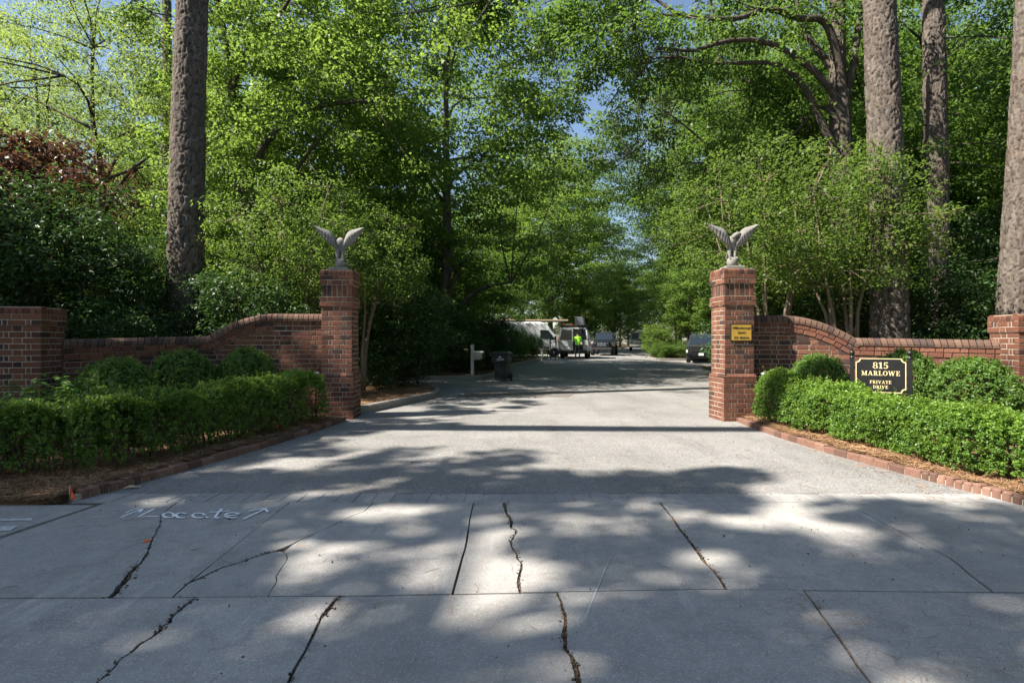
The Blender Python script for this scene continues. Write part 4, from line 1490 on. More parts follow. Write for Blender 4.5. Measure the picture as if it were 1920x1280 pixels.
ends += limb(mb, [(1582, 200), (1600, 120), (1615, 20), (1625, -60)], .09, .05, 13.4, 13.4)
ends += limb(mb, [(1590, 400), (1560, 330), (1520, 245), (1470, 200), (1420, 170)], .07, .02, 13.5, 15)
limb(mb, [(1650, 742), (1622, 600), (1600, 480), (1540, 330), (1520, 240)], .17, .07, 13.8, 14.2)
E = np.array(ends)
C, RAD = [], []
for k in range(330):
    e = E[r.integers(len(E))]
    c = e + r.normal(size=3) * np.array([1.0, .9, .75]) + np.array([0, 1.1, .3])
    C.append(c); q = r.uniform(.3, .6); RAD.append((q, q, q * .5))
    if k % 2 == 0:
        j = np.argmin(np.linalg.norm(E - c, axis=1))
        mb.tube(bend(E[j], c, .03, r, 4, .2), [.02, .014, .009, .005], 5, cap=False)
for (u, v) in [(1052, 40), (1075, 15), (1085, 70), (1100, 30), (1110, 95), (1120, 10), (1125, 60), (1060, 100), (1095, 120), (1140, 130), (1150, 95), (1175, 30), (1070, -25), (1105, -20), (1135, -15), (1045, 0), (1080, 135), (1165, 165), (1030, 55)]:
    for q_ in range(3):
        C.append(np.array(at(u, v, 13.4)) + r.normal(size=3) * np.array([.22, .6, .2])); q = r.uniform(.3, .5); RAD.append((q, q, q * .5))
t = thing("oak_tree", "bending oak with arching limbs reaching left above the right pillar", "tree", ob[:2] + (0,))
mb.build("trunk", M['oak_bark'], t, off=ob[:2] + (0,))
o = link("crown", leaf_cloud("crown", np.array(C) - np.array(ob[:2] + (0,)), RAD, 105, .105, .055, 'oakleaf', r), t)

# -- the forked tree behind the left pine
mb = MB(); r = np.random.default_rng(52)
fb = at(468, 640, 17)
ends = []
ends += limb(mb, [(475, 760), (468, 560), (455, 420), (440, 230), (425, 100), (405, -20)], .2, .1, 17, 17)
ends += limb(mb, [(472, 600), (472, 470), (485, 300), (520, 245), (560, 215), (620, 195), (700, 190)], .17, .05, 17, 16)
ends += limb(mb, [(474, 520), (500, 400), (555, 320), (600, 260), (640, 225)], .1, .03, 17.3, 16.5)
ends += limb(mb, [(445, 260), (400, 150), (330, 60), (250, 0)], .07, .03, 17, 17)
ends += limb(mb, [(432, 180), (470, 80), (530, 20), (560, -40)], .08, .04, 17, 16)
E = np.array(ends); C, RAD = [], []
for k in range(330):
    e = E[r.integers(len(E))]
    c = e + r.normal(size=3) * np.array([1.5, 1.5, 1.0]) + np.array([0, 0, .5])
    C.append(c); q = r.uniform(.35, .7); RAD.append((q, q, q * .45))
    if k % 2 == 0:
        j = np.argmin(np.linalg.norm(E - c, axis=1))
        mb.tube(bend(E[j], c, .03, r, 4, .2), [.02, .014, .009, .005], 5, cap=False)
t = thing("maple_tree", "forked tree with two dark trunks right of the thick left pine", "tree", fb[:2] + (0,))
mb.build("trunk", M['oak_bark'], t, off=fb[:2] + (0,))
link("crown", leaf_cloud("crown", np.array(C) - np.array(fb[:2] + (0,)), RAD, 150, .1, .07, 'maple', r), t)

# -- individual trees that the photograph shows
tree("maple_tree", "large dense maple overhanging the drive left of the parked van", "tree", T_['maple1'], (-2.9, 24.8, G(-2.9, 24.8)), 1.0, (1.5, 1.25, 1.34))
tree("maple_tree", "bright maple between the forked tree and the large dense maple", "tree", T_['maple2'], (-7.4, 22.5, 0), 2.1, 1.2)
tree("willow_oak", "airy yellow-green tree left of the thick left pine", "tree", T_['airy'], (-13.2, 18.5, 0), .4, .95)
tree("willow_oak", "airy pale tree at the upper left behind the red maple", "tree", T_['airy'], (-20, 24, 0), 2.4, 1.1)
tree("red_maple", "small red-leaved maple at the left edge above the dark shrubs", "tree", T_['red'], (-12.0, 13.4, 0), .5, 1.2)
tree("crape_myrtle", "leggy crape myrtle with pale stems behind the left gate pillar", "shrub", T_['crape2'], (-3.9, 14.4, .1), .2, (1.0, 1.0, .95))
tree("crape_myrtle", "leafy crape myrtle behind the arch of the left wall", "shrub", T_['crape1'], (-5.1, 13.2, 0), 1.4, (.9, .9, .92))
tree("crape_myrtle", "many-stemmed crape myrtle directly behind the plaque pillar and its eagle", "shrub", T_['crape1'], (5.6, 12.5, 0), .9, (1.0, 1.0, .98))
tree("crape_myrtle", "crape myrtle in front of the oak trunk behind the right arch", "shrub", T_['crape2'], (7.0, 12.0, 0), 2.9, 1.0)
for (x, y, s, rz, key, lab) in (
        (-10.9, 11.2, 1.05, .3, 'holly', "tall dark glossy shrub behind the low brick pier at left"),
        (-8.9, 11.7, 1.0, 1.9, 'holly', "tall dark glossy shrub between the low pier and the thick left pine"),
        (-13.2, 12.0, 1.1, 2.6, 'holly', "dark glossy shrub at the left edge under the red maple"),
        (-5.9, 12.2, .85, 3.5, 'holly2', "dark glossy shrub just right of the thick left pine trunk"),
        (-7.7, 10.9, .62, .8, 'holly2', "low dark shrub at the foot of the thick left pine"),
        (-3.3, 16.0, .9, 1.1, 'holly2', "dark evergreen on the kerbed island behind the left gate pillar"),
        (-4.9, 17.0, .95, 4.1, 'holly', "tall dark evergreen deep behind the left gate pillar"),
        (-2.6, 22.4, .85, .2, 'holly2', "dark evergreen behind the mailbox with the pale post"),
        (-4.6, 22.2, .9, 2.2, 'holly', "dark evergreen on the bank left of the mailbox"),
        (-.9, 25.6, .72, 5.2, 'holly2', "dark evergreen behind the wheeled bin"),
        (9.2, 12.6, .9, 2.8, 'holly2', "dark glossy shrub behind the right low wall between two pines"),
        (10.9, 12.5, .85, .9, 'holly2', "dark glossy shrub behind the right low wall beside the end pier"),
        (12.6, 15.5, 1.1, 4.9, 'holly', "tall dark evergreen behind the right end pier"),
        (7.0, 14.6, .9, 5.5, 'holly', "tall dark evergreen behind the oak trunk")):
    tree("holly_shrub", lab, "shrub", T_[key], (x, y, G(x, y)), rz, s, "dark evergreen shrubs along the walls and drive")
tree("shrub", "loose leafy shrub in front of the white van at left", "shrub", T_['shrub'], (.9, 33.2, G(.9, 33.2)), .6, (.7, .6, .8), "shrubs along the drive")
tree("shrub", "loose dark shrub between the wheeled bin and the second mailbox", "shrub", T_['shrub'], (-.35, 31.2, G(-.35, 31.2)), 2.6, .95, "shrubs along the drive")
tree("round_shrub", "pale rounded shrub on the island beside the distant silver truck", "shrub", T_['round'], (11.9, 46.5, G(11.9, 46.5)), 1.6, 1.25, "shrubs along the drive")
for i, (x, y, s) in enumerate(((11.9, 44.4, .72), (13.5, 44.0, .75), (15.2, 44.2, .75))):
    tree("low_shrub", ("low dark shrub at the near corner of the right island", "low dark shrub in the middle of the right island", "low dark shrub beside the dark pickup")[i], "shrub", T_['shrub'], (x, y, G(x, y)), i * 2.0, (s * 1.2, s * 1.2, s * .8), "shrubs along the drive")

# -- woods on both sides and at the end of the drive
KINDS = {'low': "low bushy tree", 'dark': "dark dense tree", 'maple1': "tall broad maple", 'maple2': "tall open maple", 'airy': "airy yellow-green tree", 'oak': "tall leafy oak"}
ORD = ["leftmost", "second", "third", "fourth", "fifth", "sixth", "seventh", "eighth"]
def wood(items, group, where, name):
    for (key, x, y, s, rz) in items:
        rank = sorted(i[1] / i[2] for i in items if i[0] == key).index(x / y)
        alike = sum(1 for i in items if i[0] == key)
        label = KINDS[key] + " " + where if alike == 1 else ORD[rank] + (" " + KINDS[key] + (" from the left " if rank else " ")) + where
        tree(name, label, "tree", T_[key], (x, y, G(x, y)), rz, s, group)
rw = random.Random(5)
wood([(k, x, y, s, rw.uniform(0, 6)) for k, x, y, s in (
    ('low', -9.5, 19.5, .9), ('dark', -12, 23, 1.0), ('low', -16, 17.5, .95), ('dark', -17.5, 20.5, .9), ('maple1', -15, 29, 1.05), ('low', -20, 27, 1.0), ('airy', -25, 31, 1.2),
    ('dark', -9, 27, 1.0), ('maple2', -24, 22, .95), ('dark', -24, 27, 1.1), ('low', -6.5, 26.5, 1.05))],
    "trees in the woods behind the left wall", "behind the left brick wall", "woodland_tree")
wood([(k, x, y, s, rw.uniform(0, 6)) for k, x, y, s in (
    ('dark', -4.0, 29.5, .85), ('maple2', 1.2, 62, 1.4), ('low', -2.5, 34, .9), ('maple1', -6, 36, .85), ('dark', -9, 38, 1.2), ('low', -4.5, 49.5, 1.1), ('dark', 1, 50.5, 1.0), ('maple2', 3.6, 53, 1.5), ('maple1', 6.3, 67, 1.55), ('low', 6.2, 57, 1.0),
    ('dark', -10, 51, 1.2), ('maple1', -3, 58, 1.0), ('airy', -12, 60, 1.1), ('maple2', -20, 48, 1.0), ('maple1', -26, 40, 1.0))],
    "trees left of the far drive", "left of the drive beyond the mailboxes", "woodland_tree")
wood([(k, x, y, s, rw.uniform(0, 6)) for k, x, y, s in (
    ('dark', 13, 72, 1.2), ('low', 19, 100, 1.5), ('dark', 26, 104, 1.6), ('maple1', 34, 118, 1.5), ('low', 10, 82, 1.2), ('maple2', 14, 96, 1.2), ('maple1', 25, 122, 1.3), ('dark', 34, 104, 1.4))],
    "trees at the end of the drive", "at the far end of the drive", "woodland_tree")
wood([(k, x, y, s, rw.uniform(0, 6)) for k, x, y, s in (
    ('low', 15.5, 50, 1.1), ('dark', 19, 51, 1.2), ('maple2', 21, 57, 1.2), ('maple1', 27, 50, 1.2), ('dark', 24, 47.5, 1.0), ('low', 29, 45, 1.0), ('maple1', 19.5, 66, 1.2), ('dark', 33, 58, 1.5), ('low', 27, 72, 1.5))],
    "trees beyond the parked trucks", "beyond the dark pickup", "woodland_tree")
wood([(k, x, y, s, rw.uniform(0, 6)) for k, x, y, s in (
    ('low', 10.3, 17.5, .75), ('dark', 13.0, 19.8, 1.05), ('oak', 13.5, 18.5, 1.0), ('oak', 9.5, 21.5, 1.0), ('dark', 16.5, 18, 1.05), ('maple1', 18, 25, 1.1), ('low', 14.5, 22.5, 1.1), ('oak', 22, 23, 1.1), ('airy', 10.7, 27, 1.2), ('oak', 12.8, 32.6, 1.3),
    ('dark', 21.5, 19.5, 1.1), ('maple2', 26, 29, 1.2), ('dark', 18, 30.5, 1.1), ('oak', 12.8, 28, 1.1))],
    "trees in the woods behind the right wall", "behind the right brick wall", "woodland_tree")

# a drooping bough of pine needles high over the drive
mb = MB(); r = np.random.default_rng(61); C = []
pb = at(1180, -60, 15)
for (u0, v0, u1, v1) in ((1180, -60, 1165, 90), (1180, -60, 1205, 120), (1190, -60, 1240, 200), (1170, -60, 1140, 40), (1200, -40, 1275, 150), (1185, -50, 1190, 190)):
    path = bend(at(u0, v0, 15), at(u1, v1, 14.6), .0, r, 6, .1)
    mb.tube(path, [.03, .024, .018, .013, .009, .006], 5, cap=False)
    for q in range(9): C.append(path[r.integers(2, 6)] + r.normal(size=3) * np.array([.28, .3, .3]))
mb.tube([at(1640, -420, 12.4), at(1480, -260, 13.5), at(1300, -140, 14.6), pb], [.1, .08, .06, .035], 7)
t = thing("pine_bough", "drooping grey-brown pine bough hanging in front of the oak crown above the drive", "branch", pb)
mb.build("branch", M['twig'], t, off=pb)
link("needles", needle_cloud("needles", np.array(C) - np.array(pb), .1, 110, .26, .011, r), t)

# ------------------------------------------------------------------ hedges and clipped shrubs
def hedge(label, path, hw, h0, h1, n, seed, dens=1.0):
    r = np.random.default_rng(seed)
    P = np.array(path, float)
    for _ in range(3):
        P = np.concatenate([P[:1], np.stack([P[:-1] * .75 + P[1:] * .25, P[:-1] * .25 + P[1:] * .75], 1).reshape(-1, 2), P[-1:]])
    seg = np.linalg.norm(np.diff(P, axis=0), axis=1)
    Ls = np.concatenate([[0], np.cumsum(seg)])
    LT = Ls[-1]
    t = thing("hedge", label, "hedge", (path[0][0], path[0][1], .05), 0, "clipped box hedges along the drive")
    def frame(s):
        s = np.clip(s, 0, LT)
        i = np.clip(np.searchsorted(Ls, s, side='right') - 1, 0, len(seg) - 1)
        f = (s - Ls[i]) / seg[i]
        p = P[i] + (P[i + 1] - P[i]) * f[:, None]
        # softened direction
        d = (P[i + 1] - P[i]) / seg[i][:, None]
        return p, d
    m = n
    s = r.uniform(-hw * .8, LT + hw * .3, m)
    # perimeter position: front, top, back
    q = r.choice(3, m, p=[.42, .4, .18])
    hf = np.clip((s / LT - .62) / .38, 0, 1)
    hgt = h0 + (h1 - h0) * hf * hf * (3 - 2 * hf)
    hgt = hgt + .035 * np.sin(s * 4.1) + .03 * np.sin(s * 9.7 + 1)
    a = r.random(m)
    x = np.where(q == 0, hw, np.where(q == 2, -hw, (a * 2 - 1) * hw))
    z = np.where(q == 1, 1.0, .14 + .86 * a + .04 * np.sin(s * 7.3) * (1 - a))
    z = z * hgt
    # round the upper shoulders and pull the foot in
    sh = np.clip((np.abs(x) - hw + .12) / .12, 0, 1) * np.clip((z / hgt - .75) / .25, 0, 1)
    x = x * (1 - .14 * sh) ; z = z - .05 * sh
    x = x * (1 - .25 * np.clip(.3 - z, 0, 1))
    p, d = frame(s)
    nrm = np.stack([-d[:, 1], d[:, 0]], 1)
    over = np.where(s < 0, s, np.where(s > LT, s - LT, 0))
    xy = p + nrm * x[:, None] + d * over[:, None]
    endf = np.clip(1 - (np.minimum(s + hw * .8, LT + hw * .3 - s)) / .2, 0, 1)
    xy -= nrm * (x * .3 * endf)[:, None]
    b = .03 * np.sin(xy[:, 0] * 13 + z * 11) * np.cos(xy[:, 1] * 12 - z * 9) + .03 * np.sin(xy[:, 1] * 5.3 + z * 6)
    out = np.where((q == 1)[:, None], np.array([[0, 0, 1.0]]), np.concatenate([nrm * np.sign(x)[:, None], np.zeros((m, 1))], 1))
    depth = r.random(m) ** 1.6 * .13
    grp = (np.arange(m) // 10) * 10              # ten leaves along one sprig
    k10 = (np.arange(m) % 10) / 10
    xy, z, out, b, depth, x, q = xy[grp], z[grp], out[grp], b[grp], depth[grp], x[grp], q[grp]
    hgt = hgt[grp]
    sd = out * .75 + np.array([0, 0, .6]) + unit(m, r)[grp] * .75
    sd /= np.linalg.norm(sd, axis=1)[:, None]
    sl = r.uniform(.025, .06, m)[grp]
    thin = .018 * np.sin(xy[:, 0] * 6.1 + 2 * np.sin(xy[:, 1] * 3.7)) * np.sin(z * 8 + xy[:, 1] * 4.3)
    pos = np.concatenate([xy, z[:, None]], 1) + out * (b - depth + thin)[:, None] + sd * (sl * k10)[:, None] + r.normal(size=(m, 3)) * .007
    NRM = out * .5 + np.array([0, 0, .45]) + unit(m, r) * .85
    NRM /= np.linalg.norm(NRM, axis=1)[:, None]
    DIR = sd * .7 + unit(m, r) * .9
    V, Q = leaf_arrays(pos, NRM, DIR, .029, .0165, r)
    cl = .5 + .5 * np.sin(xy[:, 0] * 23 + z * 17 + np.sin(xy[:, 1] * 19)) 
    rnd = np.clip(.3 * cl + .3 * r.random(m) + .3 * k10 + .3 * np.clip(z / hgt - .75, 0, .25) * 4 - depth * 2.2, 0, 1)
    # a few shoots that outgrew the clipping
    ns = int(LT * 40)
    ss = r.uniform(0, LT, ns); ps, ds = frame(ss); xs = r.uniform(-hw, hw, ns)
    hf = np.clip((ss / LT - .62) / .38, 0, 1)
    hs = h0 + (h1 - h0) * hf * hf * (3 - 2 * hf)
    sv, sq, sr = [], [], []
    base = np.concatenate([ps + np.stack([-ds[:, 1], ds[:, 0]], 1) * xs[:, None], hs[:, None]], 1)
    rep = np.repeat(np.arange(ns), 12)
    f = np.tile(np.arange(12) / 12, ns)
    ln = (.03 + .13 * r.random(ns) ** 2)[rep]
    tilt = r.normal(size=(ns, 3))[rep] * .02
    pos2 = base[rep] + np.stack([tilt[:, 0] * f, tilt[:, 1] * f, ln * f], 1)
    N2 = np.array([0, 0, .6]) + unit(len(rep), r) * .6; N2 /= np.linalg.norm(N2, axis=1)[:, None]
    V2, Q2 = leaf_arrays(pos2, N2, unit(len(rep), r) + np.array([0, 0, .8]), .032, .017, r)
    V = np.concatenate([V, V2]); Q = np.concatenate([Q, Q2 + m * 4]); rnd = np.concatenate([rnd, np.clip(.6 + .4 * r.random(len(rep)), 0, 1)])
    off = np.array([path[0][0], path[0][1], 0])
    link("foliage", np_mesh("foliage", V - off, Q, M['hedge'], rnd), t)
    # stems and the dark inside of the hedge
    mb = MB()
    for k in range(int(LT * 26)):
        s_ = np.array([r.uniform(0, LT)]); p_, d_ = frame(s_)
        x_ = r.uniform(-hw * .6, hw * .6)
        bx, by = p_[0][0] - d_[0][1] * x_ * .6 - off[0], p_[0][1] + d_[0][0] * x_ * .6 - off[1]
        ex, ey = bx + r.normal() * .1, by + r.normal() * .1
        mb.tube([(bx, by, -.03), ((bx + ex) / 2 + r.normal() * .02, (by + ey) / 2 + r.normal() * .02, .25), (ex, ey, .5)], [.011, .009, .005], 5, cap=False)
    mb.build("stems", M['twig'], t)
    return t
hedge("long clipped hedge in shade at the left of the drive", [(-3.38, 9.55), (-3.84, 7.6), (-4.4, 5.5), (-7.5, 5.5)][::-1], .33, .73, .8, 150000, 71)
hedge("long clipped hedge in full sun at the right of the drive", [(4.34, 9.45), (4.53, 8.2), (4.72, 6.6), (4.9, 4.85), (7.5, 4.8)][::-1], .33, .62, .8, 150000, 72)

def boxball(seed, n=30000):
    r = np.random.default_rng(seed)
    d = unit(n, r); d[:, 2] = np.where(d[:, 2] < -.75, -d[:, 2], d[:, 2])
    az, zz = np.arctan2(d[:, 1], d[:, 0]), d[:, 2]
    k = 1 + .06 * np.sin(az * 5 + zz * 4 + seed) + .05 * np.sin(az * 11 - zz * 9) + .04 * np.sin(az * 23 + zz * 19)
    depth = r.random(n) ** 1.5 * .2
    g8 = (np.arange(n) // 8) * 8
    d, az, zz, k, depth = d[g8], az[g8], zz[g8], k[g8], depth[g8]
    k8 = (np.arange(n) % 8) / 8
    sd = d * .8 + np.array([0, 0, .45]) + unit(n, r)[g8] * .7; sd /= np.linalg.norm(sd, axis=1)[:, None]
    P = d * (k - depth)[:, None] * .5 + sd * (r.uniform(.025, .06, n)[g8] * k8)[:, None] + r.normal(size=(n, 3)) * .007
    P[:, 2] *= 1.05
    NRM = d * .5 + np.array([0, 0, .4]) + unit(n, r) * .8; NRM /= np.linalg.norm(NRM, axis=1)[:, None]
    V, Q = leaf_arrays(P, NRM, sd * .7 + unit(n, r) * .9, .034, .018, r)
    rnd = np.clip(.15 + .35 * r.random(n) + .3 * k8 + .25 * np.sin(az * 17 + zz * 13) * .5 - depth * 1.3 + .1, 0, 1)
    V[:, 2] += .52
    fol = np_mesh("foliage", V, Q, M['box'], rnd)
    mb = MB()
    for k in range(26):
        e = unit(1, r)[0] * .36
        mb.tube([(0, 0, -.05), (e[0] * .4, e[1] * .4, .25), (e[0], e[1], .52 + e[2])], [.014, .011, .004], 5, cap=False)
    return mb.mesh("stems", M['twig']), fol
BX = [boxball(81), boxball(82)]
for i, (x, y, s, sz, lab) in enumerate((
        (-5.72, 8.25, 1.06, 1.02, "clipped box ball nearest the low pier on the shaded left side"),
        (-5.2, 9.0, 1.0, 1.12, "middle clipped box ball before the shaded left wall"),
        (-4.42, 9.5, .96, 1.14, "clipped box ball nearest the left gate pillar"),
        (4.9, 9.1, .92, 1.06, "sunlit clipped box ball left of the black sign"),
        (6.02, 8.72, .98, 1.12, "sunlit clipped box ball directly behind the black sign"),
        (6.42, 7.95, 1.1, 1.04, "broad sunlit clipped box ball right of the black sign"))):
    t = thing("boxwood_ball", lab, "shrub", (x, y, .03), i * 1.7, "clipped box balls before the walls")
    t.scale = (s, s, sz)
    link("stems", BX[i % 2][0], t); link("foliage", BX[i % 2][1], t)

# leafy perennials behind the left hedge
r = np.random.default_rng(91)
t = thing("leafy_plant", "loose pale green leafy plants rising behind the left hedge beside the pier", "plant", (-5.15, 6.85, .05))
mb = MB(); C = []
tips = []
for k in range(46):
    b = np.array([r.uniform(-1.3, .9), r.uniform(-.35, .35), 0])
    h = r.uniform(.72, 1.0)
    e = b + np.array([r.normal() * .1, r.normal() * .1, h])
    path = bend(b, e, 0, r, 5, .06)
    mb.tube(path, [.007, .006, .005, .004, .003], 4, cap=False)
    for q in range(26):
        f = r.uniform(.35, 1)
        tips.append(b + (e - b) * f)
tips = np.array(tips); n = len(tips)
D = unit(n, r); D[:, 2] = np.abs(D[:, 2]) * .4
NN = np.array([0, 0, 1.0]) + unit(n, r) * .45; NN /= np.linalg.norm(NN, axis=1)[:, None]
V, Q = leaf_arrays(tips, NN, D, .1, .042, r, .1, .2)
mb.build("stems", M['weed'], t)
link("foliage", np_mesh("foliage", V, Q, M['weed'], r.random(n)), t)

# unseen trees added behind and beside the camera to block sky light
wood([(k, x, y, s_, rw.uniform(0, 6)) for k, x, y, s_ in (('maple1', -9, -19, 1.1), ('oak', 1, -21, 1.1), ('maple2', 10, -18, 1.2), ('dark', -20, -17, 1.3), ('oak', 20, -16, 1.2), ('maple1', 19, 1.5, 1.0), ('dark', 15.5, 6.5, 1.1), ('oak', 22, 9, 1.1))],
    "unseen trees added to block sky light", "added out of view to block sky light", "sky_block_tree")
# ------------------------------------------------------------------ vehicles
def wheel(parent, x, y, r, w, rim='alu'):
    m = MB(); m.lathe([(r * .62, -w / 2), (r * .93, -w / 2), (r, -w / 2 + .03), (r, w / 2 - .03), (r * .93, w / 2), (r * .62, w / 2)], (x, y, r), 20, False, 'X')
    wl = m.build("wheel", M['tyre'], parent)
    m = MB(); m.lathe([(.05, -w / 2 - .004), (r * .6, -w / 2 + .02), (r * .62, 0), (r * .6, w / 2 - .02), (.05, w / 2 + .004)], (x, y, r), 16, False, 'X')
    m.build("rim", M[rim], wl)

def rring(y, hw0, hw1, z0, z1, r=.12, shoulder=None):
    """closed ring of a car body section: straight lower sides, leaning upper sides, rounded roof"""
    zs = shoulder if shoulder else (z0 + z1) / 2
    pts = [(-hw0 + .05, z0), (hw0 - .05, z0), (hw0, z0 + .08), (hw0, zs), (hw1, z1 - r), (hw1 - r * .35, z1 - r * .3), (hw1 - r, z1), (-hw1 + r, z1), (-hw1 + r * .35, z1 - r * .3), (-hw1, z1 - r), (-hw0, zs), (-hw0, z0 + .08)]
    return [(x, y, z) for x, z in pts]

def panel(mb, pts, d):
    """thin plate from four corners, pushed out by vector d"""
    a = [Vector(p) for p in pts]; d = Vector(d)
    n = len(a)
    mb.add(a + [p + d for p in a], [tuple(range(n - 1, -1, -1)), tuple(range(n, 2 * n))] + [(k, (k + 1) % n, (k + 1) % n + n, k + n) for k in range(n)])

def cargo_van(loc, rz):
    t = thing("cargo_van", "dusty white cargo van seen from behind, a rear door ajar, ladders on its rack", "van", loc, rz)
    b = MB()
    b.loft([rring(.06, 1.0, .84, .5, 2.06, .16, 1.25), rring(3.7, 1.0, .84, .5, 2.06, .16, 1.25), rring(4.4, 1.0, .8, .5, 1.75, .16, 1.2), rring(4.7, .99, .9, .5, 1.22, .1, 1.0), rring(5.6, .95, .85, .5, 1.02, .1, .85)])
    b.build("body", M['vanwhite'], t)
    b = MB(); b.box((0, .055, 1.28), (1.7, .03, 1.4)); b.build("cargo_shade_sheet", M['trim'], t)  # flat black sheet standing in for the shade inside the cargo hold
    def door(x0, x1, hinge, ang, plate):
        q = MB()
        s = 1 if x1 > x0 else -1
        top = .84
        out = [(x0, .58), (x1, .58), (x1, 1.25), (x1 * .89, 1.98), (x1 * .8, 2.03), (x0, 2.03)]
        q.prism(out, -.03, .03, lambda a, c, e: (a - hinge, e, c))
        d = q.build("rear_door", M['vanwhite'], t, loc=(hinge, .0, 0), rot=(0, 0, ang))
        w = MB(); w.prism([(x0 + .1 * s, 1.27), (x1 - .1 * s, 1.27), (x1 * .82, 1.88), (x1 * .76, 1.92), (x0 + .1 * s, 1.92)], -.045, -.03, lambda a, c, e: (a - hinge, e, c))
        w.build("window", M['glass'], d)
        w = MB()
        if plate:
            w.box(((x0 + x1) / 2 - hinge - .12, -.04, 1.05), (.42, .02, .26)); w.build("plate_recess", M['trim'], d)
            w = MB(); w.box(((x0 + x1) / 2 - hinge - .12, -.055, 1.05), (.31, .012, .155)); w.build("licence_plate", M['plate'], d)
            w = MB(); w.box((x1 - .22 - hinge, -.036, .82), (.1, .012, .035)); w.build("badge", M['trim'], d)
        else:
            w.box(((x0 + x1) / 2 - hinge - .06, -.036, .82), (.42, .014, .025)); w.build("badge", M['trim'], d)
    door(-.02, -.97, -.97, .05, False)
    door(.17, .97, .97, -.2, True)
    b = MB(); b.box((0, -.1, .47), (1.98, .2, .17), ch=.02); b.box((-.55, -.12, .36), (.06, .05, .12)); b.build("bumper", M['trim'], t)
    for s in (-1, 1):
        b = MB(); b.box((s * .985, .05, 1.3), (.07, .1, .16), ch=.01); b.build("tail_light", M['red'], t)
    b = MB(); b.box((.93, .04, 1.62), (.04, .05, .08)); b.build("side_light", M['red'], t)
    for x in (-.82, .82):
        for y in (1.2, 4.6): wheel(t, x, y, .36, .26, 'galv')
    b = MB(); b.box((1.003, 2.2, .95), (.012, 2.6, .26)); b.box((1.003, 1.7, .62), (.012, 1.4, .1)); b.build("side_stripe", M['orange'], t)
    b = MB()
    for y in (.4, 1.9, 3.3):
        b.box((0, y, 2.2), (1.72, .05, .05)); b.box((-.78, y, 2.12), (.05, .05, .16)); b.box((.78, y, 2.12), (.05, .05, .16))
    for x in (-.84, .84): b.box((x, 1.9, 2.26), (.04, 3.4, .04))
    b.build("roof_rack", M['trim'], t)
    M3 = Matrix.Rotation(rz, 4, 'Z')
    def on(p): return tuple(Vector(loc) + M3 @ Vector(p))
    gl = ["aluminium ladder lying lowest in the stack on the van's rack", "aluminium ladder second from the bottom of the van's rack stack", "aluminium ladder third from the bottom of the van's rack stack", "aluminium ladder topmost in the stack on the van's rack"]
    for k in range(4):
        l = thing("ladder", gl[k], "ladder", on((.4 - .02 * k, 1.5, 2.3 + .15 * k)), rz, "ladders on the van's rack")
        for s in (-1, 1):
            b = MB(); b.box((s * .23, 0, 0), (.035, 3.6, .06)); b.build("rail", M['alu'], l)
        for q in range(11):
            b = MB(); b.box((0, -1.65 + q * .33, 0), (.44, .035, .04)); b.build("rung", M['alu'], l)
    l = thing("ladder", "folded fibreglass ladder lying flat on the left of the van's rack", "ladder", on((-.42, 1.6, 2.3)), rz, "ladders on the van's rack")
    for s in (-1, 1):
        b = MB(); b.box((s * .25, 0, 0), (.04, 3.2, .09)); b.build("rail", M['orange'], l)
    for q in range(9):
        b = MB(); b.box((0, -1.4 + q * .33, 0), (.48, .04, .03)); b.build("rung", M['alu'], l)

